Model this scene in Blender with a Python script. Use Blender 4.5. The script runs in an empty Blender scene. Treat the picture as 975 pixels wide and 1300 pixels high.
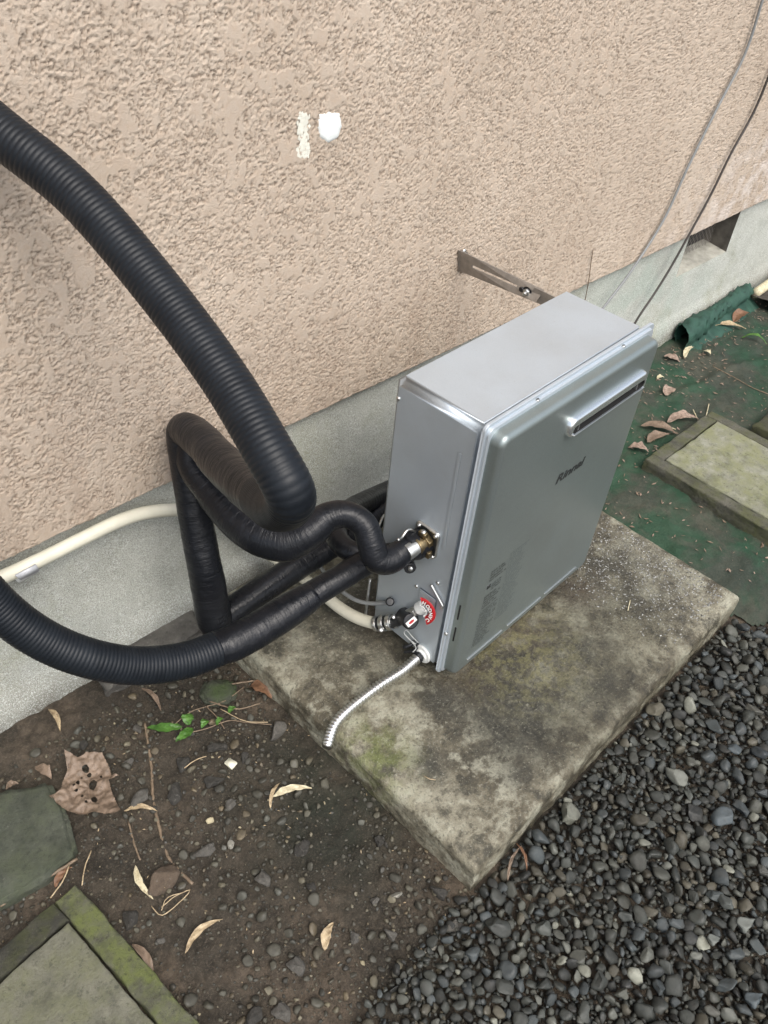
import bpy, bmesh, math, random
import numpy as np
from mathutils import Vector, Matrix, noise
random.seed(7); rng = np.random.default_rng(7)
S = bpy.context.scene
COL = S.collection
# ------------------------------------------------------------------ camera, world, sun, exposure
CAM = np.array([-0.8707, -0.7427, 1.3405]); YAW, PITCH, ROLL, FPX = 0.8718, 0.7405, 0.1047, 1079.6
def _axes():
    f = np.array([math.sin(YAW)*math.cos(PITCH), math.cos(YAW)*math.cos(PITCH), -math.sin(PITCH)])
    r = np.array([math.cos(YAW), -math.sin(YAW), 0.]); u = np.cross(r, f)
    c, s = math.cos(ROLL), math.sin(ROLL)
    return c*r+s*u, -s*r+c*u, f
R_, U_, F_ = _axes()
cam = bpy.data.cameras.new('camera'); co = bpy.data.objects.new('camera', cam); COL.objects.link(co)
co.matrix_world = Matrix(((R_[0], U_[0], -F_[0], CAM[0]), (R_[1], U_[1], -F_[1], CAM[1]), (R_[2], U_[2], -F_[2], CAM[2]), (0, 0, 0, 1)))
cam.sensor_fit = 'VERTICAL'; cam.sensor_height = 24; cam.lens = 24*FPX/1300
cam.clip_start = 0.02; cam.clip_end = 300
S.camera = co
SUN_EL, SUN_AZ = math.radians(56), math.radians(196)     # azimuth measured from +y clockwise
w = bpy.data.worlds.new('World'); S.world = w; w.use_nodes = True
wn = w.node_tree.nodes; wl = w.node_tree.links
sky = wn.new('ShaderNodeTexSky'); sky.sky_type = 'NISHITA'; sky.sun_disc = False
sky.sun_elevation = SUN_EL; sky.sun_rotation = SUN_AZ; sky.dust_density = 4; sky.air_density = 1.0
hs = wn.new('ShaderNodeHueSaturation'); hs.inputs['Saturation'].default_value = 0.6
wl.new(sky.outputs[0], hs.inputs['Color']); wl.new(hs.outputs[0], wn['Background'].inputs[0])
wn['Background'].inputs[1].default_value = 0.15
sl = bpy.data.lights.new('sun', 'SUN'); sl.energy = 1.3; sl.angle = math.radians(42); sl.color = (1, .97, .92)
so = bpy.data.objects.new('sun', sl); COL.objects.link(so)
dv = Vector((math.sin(SUN_AZ)*math.cos(SUN_EL), math.cos(SUN_AZ)*math.cos(SUN_EL), math.sin(SUN_EL)))
so.rotation_euler = dv.to_track_quat('Z', 'Y').to_euler()
S.view_settings.view_transform = 'Standard'; S.view_settings.look = 'None'
S.view_settings.exposure = 0.72; S.view_settings.gamma = 1
# ------------------------------------------------------------------ places: rays of the real camera onto real planes
def ray(u, v): return R_*(u-487.5)/FPX - U_*(v-650)/FPX + F_
def At(u, v, d): return CAM + ray(u, v)*d
def G(u, v, z=-.1):
    d = ray(u, v); return CAM + d*(z-CAM[2])/d[2]
def Ax(u, v, a, val):
    d = ray(u, v); return CAM + d*(val-CAM[a])/d[a]
WA = -0.0396; YW = 0.2877; HF = 0.307
WN = np.array([-math.sin(WA), math.cos(WA), 0]); WT = np.array([math.cos(WA), math.sin(WA), 0])
def Wp(s, off, z): return WT*s + WN*(YW+off) + np.array([0, 0, z])
def Wr(u, v, off=0.):
    d = ray(u, v); t = (YW+off-WN@CAM)/(WN@d); return CAM+t*d
def Wsz(u, v, off=0.):
    P = Wr(u, v, off); return P@WT, P[2]
# ------------------------------------------------------------------ helpers
def meta(o, label=None, cat=None, group=None, kind=None):
    if label: o['label'] = label
    if cat: o['category'] = cat
    if group: o['group'] = group
    if kind: o['kind'] = kind
    return o
def link(name, me, mat=None, parent=None, smooth=True):
    o = bpy.data.objects.new(name, me); COL.objects.link(o)
    if mat and not me.materials: me.materials.append(mat)
    if smooth: me.polygons.foreach_set('use_smooth', [True]*len(me.polygons))
    if parent:
        o.parent = parent
        o.matrix_parent_inverse = Matrix.Translation(-parent_loc(parent))
    return o
def parent_loc(p):
    return p.location.copy()                          # parts keep their own location at the world origin
def empty(name, loc, *a, **k):
    o = bpy.data.objects.new(name, None); COL.objects.link(o); o.location = loc; o.empty_display_size = .02
    meta(o, *a, **k); return o
def mesh(name, V, F, mat=None, parent=None, smooth=True, **k):
    me = bpy.data.meshes.new(name); me.from_pydata([tuple(map(float, v)) for v in V], [], [tuple(map(int, f)) for f in F]); me.update()
    return link(name, me, mat, parent, smooth)
def npmesh(name, V, Q, mat=None, parent=None, smooth=True, col=None):
    V = np.asarray(V, np.float32); Q = np.asarray(Q, np.int32); n = Q.shape[1]
    me = bpy.data.meshes.new(name); me.vertices.add(len(V)); me.vertices.foreach_set('co', V.ravel())
    me.loops.add(Q.size); me.loops.foreach_set('vertex_index', Q.ravel())
    me.polygons.add(len(Q)); me.polygons.foreach_set('loop_start', np.arange(0, Q.size, n, dtype=np.int32))
    me.update(calc_edges=True)
    if col is not None:
        a = me.color_attributes.new('tone', 'FLOAT_COLOR', 'POINT'); a.data.foreach_set('color', np.asarray(col, np.float32).ravel())
    return link(name, me, mat, parent, smooth)
def bmobj(name, bm, mat, parent=None, smooth=True, recalc=True):
    if recalc: bmesh.ops.recalc_face_normals(bm, faces=bm.faces)
    me = bpy.data.meshes.new(name); bm.to_mesh(me); bm.free(); return link(name, me, mat, parent, smooth)
def box(name, lo, hi, mat, parent=None, bev=.001, M=None, seg=2):
    bm = bmesh.new(); bmesh.ops.create_cube(bm, size=1)
    for v in bm.verts: v.co = Vector([(lo[i]+hi[i])/2+v.co[i]*(hi[i]-lo[i]) for i in range(3)])
    if bev: bmesh.ops.bevel(bm, geom=bm.edges[:], offset=bev, segments=seg, affect='EDGES', clamp_overlap=True)
    if M is not None: bmesh.ops.transform(bm, matrix=M, verts=bm.verts)
    o = bmobj(name, bm, mat, parent)
    if bev: wnorm(o)
    return o
def wnorm(o):
    m = o.modifiers.new('weighted', 'WEIGHTED_NORMAL'); m.keep_sharp = True; m.weight = 100; m.mode = 'FACE_AREA'
def frames(P):
    P = np.asarray(P, float); T = np.gradient(P, axis=0); T /= np.linalg.norm(T, axis=1)[:, None]+1e-12
    N = np.zeros_like(P); a = np.array([0, 0, 1.]) if abs(T[0][2]) < .9 else np.array([1., 0, 0])
    n = np.cross(T[0], a); n /= np.linalg.norm(n)
    for i in range(len(P)):
        n = n - T[i]*(n@T[i]); n /= np.linalg.norm(n); N[i] = n
    return T, N, np.cross(T, N)
def spline(pts, step, rad=None):
    """Catmull-Rom through pts, resampled evenly; rad interpolated along."""
    pts = np.asarray(pts, float); rad = np.asarray(rad if rad is not None else [1]*len(pts), float)
    A = np.vstack([2*pts[0]-pts[1], pts, 2*pts[-1]-pts[-2]]); out = []; rr = []
    for i in range(1, len(A)-2):
        for t in np.linspace(0, 1, 24, endpoint=False):
            p0, p1, p2, p3 = A[i-1:i+3]
            out.append(.5*((2*p1)+(p2-p0)*t+(2*p0-5*p1+4*p2-p3)*t*t+(3*p1-p0-3*p2+p3)*t**3))
            rr.append(rad[i-1]*(1-t)+rad[i]*t)
    out.append(pts[-1]); rr.append(rad[-1]); out = np.array(out); rr = np.array(rr)
    L = np.r_[0, np.cumsum(np.linalg.norm(np.diff(out, axis=0), axis=1))]
    n = max(3, int(L[-1]/step)); s = np.linspace(0, L[-1], n)
    k = 9
    P = np.stack([np.interp(s, L, out[:, i]) for i in range(3)], 1)
    return P, np.interp(s, L, rr), s
def tube(name, pts, rad, mat, parent=None, seg=24, step=.006, rfun=None, caps=True):
    P, r, s = spline(pts, step, rad if hasattr(rad, '__len__') else [rad]*len(pts))
    T, N, B = frames(P); a = np.linspace(0, 2*np.pi, seg, endpoint=False)
    rr = r[:, None]*np.ones(seg)
    if rfun is not None: rr = rfun(s[:, None], a[None, :], rr, P)
    V = P[:, None, :] + rr[..., None]*(np.cos(a)[None, :, None]*N[:, None, :]+np.sin(a)[None, :, None]*B[:, None, :])
    n = len(P); i = np.arange(n-1)[:, None]; j = np.arange(seg)[None, :]
    Q = np.stack([i*seg+j, i*seg+(j+1) % seg, (i+1)*seg+(j+1) % seg, (i+1)*seg+j], -1).reshape(-1, 4)
    me = bpy.data.meshes.new(name)
    VV = V.reshape(-1, 3); FF = Q.tolist()
    if caps: FF = FF + [list(range(seg))[::-1], list(range((n-1)*seg, n*seg))]
    me.from_pydata(VV.tolist(), [], FF); me.update()
    uv = me.uv_layers.new(name='UVMap'); nl = len(me.loops); vi = np.zeros(nl, np.int32); me.loops.foreach_get('vertex_index', vi)
    U = np.stack([s[vi//seg], (vi % seg)/seg], 1).astype(np.float32)
    # loops of the wrap-around column
    lq = np.arange(len(Q)*4); last = (np.repeat(np.tile(np.arange(seg), n-1), 4) == seg-1)
    m = last & (np.isin(lq % 4, [1, 2])); U[:len(Q)*4][m, 1] = 1.
    uv.data.foreach_set('uv', U.ravel())
    return link(name, me, mat, parent)
def cyl(name, p, q, r, mat, parent=None, seg=20, bev=0.0008, r2=None):
    p, q = Vector(p), Vector(q); bm = bmesh.new()
    bmesh.ops.create_cone(bm, cap_ends=True, segments=seg, radius1=r, radius2=r if r2 is None else r2, depth=(q-p).length)
    if bev: bmesh.ops.bevel(bm, geom=[e for e in bm.edges if len(e.link_faces) == 2 and e.calc_face_angle(0) > .9], offset=bev, segments=2, affect='EDGES')
    M = Matrix.Translation((p+q)/2) @ (q-p).to_track_quat('Z', 'Y').to_matrix().to_4x4()
    bmesh.ops.transform(bm, matrix=M, verts=bm.verts); o = bmobj(name, bm, mat, parent); wnorm(o); return o
def dome(name, c, r, mat, parent=None, axis=(0, 0, 1), flat=.6):
    bm = bmesh.new(); bmesh.ops.create_uvsphere(bm, u_segments=14, v_segments=8, radius=r)
    M = Matrix.Translation(Vector(c)) @ Vector(axis).to_track_quat('Z', 'Y').to_matrix().to_4x4() @ Matrix.Diagonal((1, 1, flat, 1))
    bmesh.ops.transform(bm, matrix=M, verts=bm.verts); return bmobj(name, bm, mat, parent)
# numpy value noise
def _h(ix, iy, seed):
    h = (ix*374761393 + iy*668265263 + seed*974634777) & 0xffffffff
    h = ((h ^ (h >> 13))*1274126177) & 0xffffffff
    return ((h ^ (h >> 16)) & 0xffffff)/16777215.
def vn(x, y, seed=0):
    ix = np.floor(x).astype(np.int64); iy = np.floor(y).astype(np.int64); fx = x-ix; fy = y-iy
    fx = fx*fx*fx*(fx*(fx*6-15)+10); fy = fy*fy*fy*(fy*(fy*6-15)+10)
    a = _h(ix, iy, seed); b = _h(ix+1, iy, seed); c = _h(ix, iy+1, seed); d = _h(ix+1, iy+1, seed)
    return (a*(1-fx)+b*fx)*(1-fy)+(c*(1-fx)+d*fx)*fy
def fbm(x, y, seed=0, o=4):
    r = 0; A = .5; c, s = math.cos(.6), math.sin(.6)
    for k in range(o):
        r = r+A*vn(x, y, seed+k); x, y = (c*x-s*y)*2.03, (s*x+c*y)*2.03; A *= .5
    return r/(1-.5**o)
def sst(a, b, x):
    t = np.clip((x-a)/(b-a), 0, 1); return t*t*(3-2*t)
# ------------------------------------------------------------------ materials
class MT:
    def __init__(s, name, rough=.5, metal=0., spec=.5, base=(.5, .5, .5)):
        m = s.m = bpy.data.materials.new(name); m.use_nodes = True; s.n = m.node_tree.nodes; s.l = m.node_tree.links
        s.b = s.n['Principled BSDF']; s.set('Roughness', rough); s.set('Metallic', metal); s.set('Specular IOR Level', spec)
        s.set('Base Color', (*base, 1)); s._c = None
    def set(s, k, v): s.b.inputs[k].default_value = v
    def co(s, kind='Object'):
        if s._c is None: s._c = s.n.new('ShaderNodeTexCoord')
        return s._c.outputs[kind]
    def noise(s, scale, det=4, rough=.6, vec=None, dist=0):
        t = s.n.new('ShaderNodeTexNoise'); t.inputs['Scale'].default_value = scale; t.inputs['Detail'].default_value = det
        t.inputs['Roughness'].default_value = rough; t.inputs['Distortion'].default_value = dist
        s.l.new(vec or s.co(), t.inputs['Vector']); return t.outputs['Fac']
    def vor(s, scale, feat='F1', out='Distance', vec=None):
        t = s.n.new('ShaderNodeTexVoronoi'); t.feature = feat; t.inputs['Scale'].default_value = scale
        s.l.new(vec or s.co(), t.inputs['Vector']); return t.outputs[out]
    def ramp(s, fac, stops):
        r = s.n.new('ShaderNodeValToRGB'); e = r.color_ramp.elements
        while len(e) < len(stops): e.new(.5)
        for q, (p, c) in zip(e, stops):
            q.position = p; q.color = (*c, 1) if hasattr(c, '__len__') else (c, c, c, 1)
        s.l.new(fac, r.inputs[0]); return r.outputs[0]
    def mix(s, fac, a, b, mode='MIX'):
        x = s.n.new('ShaderNodeMix'); x.data_type = 'RGBA'; x.blend_type = mode
        for k, v in ((0, fac), (6, a), (7, b)):
            if hasattr(v, 'is_linked') or isinstance(v, bpy.types.NodeSocket): s.l.new(v, x.inputs[k])
            elif k == 0: x.inputs[k].default_value = v
            else: x.inputs[k].default_value = (*v, 1)
        return x.outputs[2]
    def math(s, op, a, b=0.):
        x = s.n.new('ShaderNodeMath'); x.operation = op
        for k, v in ((0, a), (1, b)):
            if isinstance(v, bpy.types.NodeSocket): s.l.new(v, x.inputs[k])
            else: x.inputs[k].default_value = v
        return x.outputs[0]
    def bump(s, h, dist, st=1.):
        x = s.n.new('ShaderNodeBump'); x.inputs['Distance'].default_value = dist; x.inputs['Strength'].default_value = st
        s.l.new(h, x.inputs['Height'])
        if s.b.inputs['Normal'].is_linked: s.l.new(s.b.inputs['Normal'].links[0].from_socket, x.inputs['Normal'])
        s.l.new(x.outputs[0], s.b.inputs['Normal']); return s
    def to(s, k, sock): s.l.new(sock, s.b.inputs[k]); return s
    def attr(s, name):
        a = s.n.new('ShaderNodeAttribute'); a.attribute_name = name; return a.outputs['Color']
    def world(s):
        g = s.n.new('ShaderNodeNewGeometry'); return g.outputs['Position']
    def dist(s, P, r0, r1, scale=(1, 1, 1)):
        """1 inside r0 of the world point P, 0 outside r1."""
        v = s.n.new('ShaderNodeVectorMath'); v.operation = 'SUBTRACT'; s.l.new(s.world(), v.inputs[0]); v.inputs[1].default_value = P
        k = s.n.new('ShaderNodeVectorMath'); k.operation = 'MULTIPLY'; s.l.new(v.outputs[0], k.inputs[0]); k.inputs[1].default_value = scale
        d = s.n.new('ShaderNodeVectorMath'); d.operation = 'LENGTH'; s.l.new(k.outputs[0], d.inputs[0])
        m = s.n.new('ShaderNodeMapRange'); m.inputs[1].default_value = r1; m.inputs[2].default_value = r0; m.interpolation_type = 'SMOOTHSTEP'
        s.l.new(d.outputs['Value'], m.inputs[0]); return m.outputs[0]
def simple(name, base, rough=.5, metal=0., nscale=60, var=.15, bump=.0004, bscale=200):
    t = MT(name, rough, metal); b = np.array(base)
    t.to('Base Color', t.ramp(t.noise(nscale), [(.3, tuple(b*(1-var))), (.7, tuple(np.minimum(b*(1+var), 1)))]))
    if bump: t.bump(t.noise(bscale), bump)
    return t.m
# stucco
t = MT('stucco_paint', .92, spec=.25)
c = t.ramp(t.noise(3.2, 5), [(.3, (.475, .395, .315)), (.55, (.525, .44, .355)), (.75, (.575, .49, .40))])
c = t.mix(t.math('MULTIPLY', t.ramp(t.noise(90, 3), [(.4, 0), (.7, 1)]), .30), c, (.46, .33, .23))
pk = t.attr('tone'); c = t.mix(pk, t.mix(.68, c, (.13, .095, .065)), c)  # relief pits darkened in the colour, standing for their shade
zs_ = t.n.new('ShaderNodeSeparateXYZ'); t.l.new(t.world(), zs_.inputs[0]); mz_ = t.n.new('ShaderNodeMapRange'); mz_.inputs[1].default_value = .62; mz_.inputs[2].default_value = .30; t.l.new(zs_.outputs[2], mz_.inputs[0])
st_ = t.n.new('ShaderNodeMapping'); t.l.new(t.co(), st_.inputs[0]); st_.inputs['Scale'].default_value = (16, 16, 1.6)
c = t.mix(t.math('MULTIPLY', mz_.outputs[0], t.ramp(t.noise(1, 5, .7, st_.outputs[0]), [(.45, 0), (.7, .5)])), c, (.33, .25, .19))
c = t.mix(t.ramp(t.noise(1.4, 5, .7, st_.outputs[0]), [(.55, 0), (.75, .3)]), c, (.36, .29, .23))
# faded whitish bloom low on the far end of the wall
far = t.dist(tuple(Wr(960, 240)), .05, .75, (1, 1, 2.2)); c = t.mix(t.math('MULTIPLY', far, t.ramp(t.noise(22, 5), [(.42, 0), (.62, .7)])), c, (.66, .60, .55))
t.to('Base Color', c)
t.bump(t.noise(480, 3, .8), .0020, .8)
STUCCO = t.m
t = MT('foundation_mortar', .9, spec=.25)
c = t.ramp(t.noise(7, 6, .65), [(.3, (.36, .365, .32)), (.5, (.50, .51, .455)), (.72, (.60, .61, .56))])
c = t.mix(t.math('MULTIPLY', t.dist(tuple(Wr(830, 385)), .05, .6), t.ramp(t.noise(9, 5), [(.4, 0), (.6, .8)])), c, (.40, .46, .40))
c = t.mix(t.ramp(t.noise(3.4, 6, .7), [(.52, 0), (.66, .6)]), c, (.30, .30, .19))
# dirt splashed up above the soil line
zz = t.n.new('ShaderNodeSeparateXYZ'); t.l.new(t.world(), zz.inputs[0])
mr = t.n.new('ShaderNodeMapRange'); mr.inputs[1].default_value = .03; mr.inputs[2].default_value = -.09; t.l.new(zz.outputs[2], mr.inputs[0])
c = t.mix(t.math('MULTIPLY', mr.outputs[0], t.ramp(t.noise(14, 5), [(.3, .2), (.65, .8)])), c, (.12, .105, .075))
c = t.mix(t.ramp(t.noise(420, 2, .9), [(.5, 0), (.56, .55)]), c, (.15, .15, .13)); c = t.mix(t.ramp(t.noise(380, 2, .9), [(.55, 0), (.6, .8)]), c, (.70, .73, .69))
t.to('Base Color', c); t.bump(t.noise(300, 4, .7), .0022, 1.)
MORTAR = t.m
SHADEDM = simple('shaded_mortar', (.10, .09, .075), .9, 0, 30, .4, .001)  # reveal mortar darkened in colour for the shade inside the vent
SILLM = simple('grey_sill_mortar', (.34, .33, .28), .9, 0, 30, .3, .001)  # mortar a step darker than the foundation, for the sill
# the mossy slab
t = MT('mossy_concrete', .6, spec=.5)
n1 = t.noise(6, 7, .68); n2 = t.noise(21, 7, .66); n3 = t.noise(150, 4, .7)
c = t.ramp(n1, [(.34, (.055, .048, .032)), (.45, (.125, .108, .072)), (.54, (.235, .215, .155)), (.66, (.34, .32, .24))])
c = t.mix(t.ramp(n2, [(.5, 0), (.6, .75)]), c, (.41, .40, .31))
c = t.mix(t.ramp(n2, [(.38, .85), (.48, 0)]), c, (.045, .041, .028))
wetP = [(tuple(G(655, 905, -.02)), .04, .17, 1.), (tuple(G(745, 850, -.02)), .03, .16, .9), (tuple(G(440, 790, -.02)), .05, .24, .85), (tuple(G(570, 880, -.02)), .0, .10, .9),
        (tuple(G(790, 730, -.02)), .05, .24, .8), (tuple(G(545, 972, -.02)), .0, .06, .9), (tuple(G(655, 985, -.02)), .0, .05, .7)]
for P, a, b, k in wetP:
    m_ = t.math('MULTIPLY', t.dist(P, a, b), t.ramp(t.noise(15, 5, .7), [(.35, .35*k), (.55, 1.0*k)]))
    c = t.mix(m_, c, t.ramp(n3, [(.35, (.035, .033, .025)), (.65, (.085, .08, .06))]))
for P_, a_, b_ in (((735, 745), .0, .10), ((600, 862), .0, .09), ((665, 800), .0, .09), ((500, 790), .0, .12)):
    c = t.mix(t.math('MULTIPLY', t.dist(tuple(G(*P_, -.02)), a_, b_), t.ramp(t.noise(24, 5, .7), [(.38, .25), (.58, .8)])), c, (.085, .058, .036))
grn = t.dist(tuple(G(470, 965, -.02)), .01, .13); c = t.mix(t.math('MULTIPLY', grn, t.ramp(t.noise(30, 5), [(.4, 0), (.6, .65)])), c, (.17, .20, .055))
grn = t.dist(tuple(G(660, 830, -.02)), .01, .2); c = t.mix(t.math('MULTIPLY', grn, t.ramp(t.noise(45, 5, .7), [(.45, 0), (.56, .75)])), c, (.27, .25, .12))
c = t.mix(t.ramp(n3, [(.36, .55), (.46, 0)]), c, (.05, .046, .034)); c = t.mix(t.ramp(n3, [(.58, 0), (.68, .5)]), c, (.42, .41, .33))
c = t.mix(t.ramp(t.vor(210), [(.06, .5), (.16, 0)]), c, (.48, .47, .40))  # pale specks painted in for wet glints
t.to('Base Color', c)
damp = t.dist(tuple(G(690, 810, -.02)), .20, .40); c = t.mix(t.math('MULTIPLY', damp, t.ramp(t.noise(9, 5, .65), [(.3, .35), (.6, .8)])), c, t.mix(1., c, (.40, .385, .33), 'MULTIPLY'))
t.to('Base Color', c)
wet = t.dist(tuple(G(815, 735, -.02)), .08, .34)
r_ = t.mix(wet, t.ramp(n2, [(.3, .28), (.6, .6)]), t.ramp(t.noise(120, 3), [(.4, .1), (.6, .4)])); t.to('Roughness', r_)
t.bump(n2, .004, .6); t.bump(n3, .004, 1.); t.bump(t.noise(420, 3, .8), .002, 1.)
SLAB = t.m
def dirtmix(t):
    n1 = t.noise(5, 6, .65); n2 = t.noise(60, 6, .7)
    c = t.ramp(n1, [(.35, (.040, .035, .026)), (.5, (.080, .066, .048)), (.62, (.135, .105, .075))])
    c = t.mix(t.ramp(n2, [(.35, .6), (.6, 0)]), c, (.020, .017, .013))
    return t.mix(t.ramp(t.noise(240, 4, .8), [(.52, 0), (.66, .6)]), c, (.16, .13, .095))
t = MT('damp_soil', .8, spec=.35); c = dirtmix(t)
c = t.mix(t.math('MULTIPLY', t.dist(tuple(G(420, 1020)), .03, .26), t.ramp(t.noise(18, 5), [(.35, .2), (.65, .8)])), c, (.030, .036, .024))
t.to('Base Color', c); t.bump(t.noise(150, 6, .8), .008, 1.); t.bump(t.noise(500, 3), .002, .9); SOIL = t.m
t = MT('green_mat_cloth', .75, spec=.3); c = dirtmix(t)
c = t.mix(.6, c, (.030, .044, .036))
g = t.ramp(t.noise(5.5, 5, .68, dist=.4), [(.47, .10), (.62, .72)])
c = t.mix(g, c, (.012, .060, .030)); c = t.mix(t.ramp(t.noise(190, 4, .8), [(.6, 0), (.75, .4)]), c, (.14, .15, .13))
t.to('Base Color', c); t.bump(t.noise(170, 5, .7), .003, .8)
wv = t.n.new('ShaderNodeTexWave'); wv.inputs['Scale'].default_value = 120; t.l.new(t.co(), wv.inputs[0]); t.bump(wv.outputs[1], .0006, .6)
MAT = t.m
t = MT('clean_green_cloth', .7); t.to('Base Color', t.ramp(t.noise(30, 5), [(.3, (.010, .040, .028)), (.7, (.026, .080, .055))])); t.bump(t.noise(250), .001); MATG = t.m
t = MT('pebble_stone', .55, spec=.35); n = t.noise(120, 4)
c = t.mix(t.ramp(n, [(.35, .0), (.7, .5)]), t.attr('tone'), t.mix(.5, t.attr('tone'), (.085, .085, .075)), ); c = t.mix(t.ramp(t.noise(45, 3), [(.5, 0), (.62, .35)]), c, (.03, .027, .022))
t.to('Base Color', c); t.to('Roughness', t.ramp(t.noise(30, 2), [(.35, .42), (.65, .8)])); t.bump(t.noise(300, 4), .0008, .7); PEB = t.m
def rock(name, a, b, moss=None, rough=.6):
    t = MT(name, rough, spec=.45); c = t.ramp(t.noise(35, 5, .65), [(.3, a), (.7, b)])
    c = t.mix(t.ramp(t.noise(160, 4), [(.6, 0), (.72, .4)]), c, (.3, .29, .26))
    if moss: c = t.mix(t.ramp(t.noise(20, 5, .7), [(.4, 0), (.6, .85)]), c, moss)
    c = t.mix(t.ramp(t.noise(11, 6, .7), [(.5, 0), (.68, .6)]), c, tuple(np.array(a)*.45)); c = t.mix(t.ramp(t.noise(90, 5, .8), [(.36, .6), (.46, 0)]), c, tuple(np.array(a)*.5))
    t.to('Base Color', c); t.bump(t.noise(140, 6, .8), .006, 1.); return t.m
ROCKD = rock('dark_rock', (.03, .028, .024), (.075, .07, .06)); ROCKM = rock('grey_rock', (.08, .075, .065), (.16, .15, .13))
ROCKB = rock('brown_rock', (.09, .065, .045), (.16, .12, .085)); ROCKL = rock('pale_rock', (.25, .24, .20), (.42, .40, .34))
MOSSROCK = rock('mossy_green_rock', (.05, .055, .04), (.085, .095, .065), (.055, .085, .025), .75)
PAVG = rock('green_grey_stone', (.060, .068, .050), (.12, .13, .095), (.080, .092, .055), .75)
PANEL_L = rock('pale_lichen_panel', (.17, .175, .12), (.36, .36, .29), (.24, .25, .13), .8)
PANEL_G = rock('grey_lichen_panel', (.13, .13, .095), (.23, .225, .17), (.17, .175, .10), .8)
FRAME_D = rock('dark_mossy_frame', (.035, .035, .027), (.075, .07, .054), (.058, .064, .022), .8)
FRAME_R = rock('weathered_grey_frame', (.075, .075, .058), (.14, .135, .105), (.085, .092, .035), .8)
FRAME_Y = rock('bright_moss_frame', (.065, .065, .045), (.16, .16, .11), (.14, .165, .045), .8)
# painted steel, metals, plastics
t = MT('silver_grey_shaded', .34, .72, base=(.42, .46, .47))  # same paint as the body, darkened for the ground it mirrors
n = t.noise(900, 2); t.to('Base Color', t.mix(t.ramp(t.noise(8, 6, .7), [(.45, 0), (.75, .2)]), t.ramp(n, [(.35, (.25, .29, .285)), (.65, (.29, .335, .33))]), (.21, .22, .20)))
t.to('Roughness', t.ramp(t.noise(6, 4), [(.3, .33), (.7, .42)])); t.bump(n, .00015, .35)
PAINT = t.m
t = MT('flat_silver_skylit', .5, .62); t.to('Base Color', t.ramp(t.noise(900, 2), [(.35, (.50, .555, .60)), (.65, (.55, .605, .65))])); t.bump(t.noise(900, 2), .00012, .3)  # paler, bluer copy of the cover paint, with sky light in its colour
bc_ = t.b.inputs['Base Color'].links[0].from_socket; bc_ = t.mix(t.ramp(t.noise(7, 6, .7), [(.45, 0), (.75, .22)]), bc_, (.36, .37, .36)); t.to('Base Color', t.mix(t.ramp(t.vor(55), [(.03, .35), (.09, 0)]), bc_, (.40, .40, .385)))
t.to('Roughness', t.ramp(t.noise(9, 5), [(.3, .42), (.7, .56)])); BODY = t.m
BRIGHT = simple('polished_steel', (.66, .66, .64), .3, 1., 300, .1, .0001)
STEEL = simple('galvanised_steel', (.50, .51, .50), .38, .95, 90, .2, .0003)
BRACK = simple('brown_grey_strap', (.29, .265, .235), .45, .5, 60, .15, .0003)
CHROME = simple('bright_silver_trim', (.74, .78, .79), .24, .9, 300, .05, .0001)
BRASS = simple('weathered_brass', (.27, .21, .12), .35, .95, 80, .35, .0006)
BLACKP = simple('black_plastic', (.014, .015, .017), .4, 0, 60, .2, .0002)
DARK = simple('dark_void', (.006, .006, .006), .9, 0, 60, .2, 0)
WHITEP = simple('white_plastic', (.72, .73, .70), .4, 0, 60, .06, .0002)
CREAM = simple('cream_pipe_plastic', (.62, .60, .49), .42, 0, 25, .08, .0003)
REDT = simple('red_tag', (.38, .010, .014), .4, 0, 60, .1, 0); INK = simple('dark_print', (.02, .022, .022), .5, 0, 60, .1, 0)
INKS = simple('grey_print', (.03, .035, .035), .5, 0, 60, .1, 0)
GREYW = simple('grey_cable_skin', (.22, .23, .23), .5, 0, 60, .1, .0003); DARKW = simple('dark_cable_skin', (.045, .038, .033), .5, 0, 60, .1, .0003)
WIREC = simple('clear_grey_wire', (.35, .36, .35), .3, 0, 60, .1, 0)
PUTTY = simple('white_putty', (.74, .77, .75), .7, 0, 40, .05, .001, 60)
OLDWHITE = simple('faded_white_smear', (.70, .69, .60), .85, 0, 80, .12, .001)
t = MT('corrugated_black_sleeve', .45, spec=.28, base=(.016, .017, .020)); t.to('Base Color', t.ramp(t.noise(30, 4), [(.3, (.005, .007, .010)), (.7, (.010, .013, .017))])); t.bump(t.noise(350, 3), .0003, .5); SLEEVE = t.m
t = MT('black_vinyl_tape', .36, spec=.30)
mp = t.n.new('ShaderNodeMapping'); t.l.new(t.co('UV'), mp.inputs[0]); mp.inputs['Scale'].default_value = (1, .022, 1)
wv = t.n.new('ShaderNodeTexWave'); wv.wave_profile = 'SAW'; wv.inputs['Scale'].default_value = 13; wv.inputs['Distortion'].default_value = 1.6; wv.inputs['Detail'].default_value = 2; wv.inputs['Detail Scale'].default_value = 2
t.l.new(mp.outputs[0], wv.inputs[0])
wr = t.n.new('ShaderNodeMapping'); t.l.new(t.co('UV'), wr.inputs[0]); wr.inputs['Scale'].default_value = (170, 5, 1)
t.to('Base Color', t.ramp(t.noise(22, 4), [(.3, (.005, .006, .008)), (.7, (.010, .011, .014))]))
t.to('Roughness', t.ramp(t.noise(16, 4), [(.3, .24), (.7, .42)]))
t.bump(wv.outputs[1], .0025, .9); t.bump(t.noise(1, 3, .6, wr.outputs[0], 1.2), .0015, .8); t.bump(t.noise(55, 3), .002, .6)
TAPE = t.m
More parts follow.
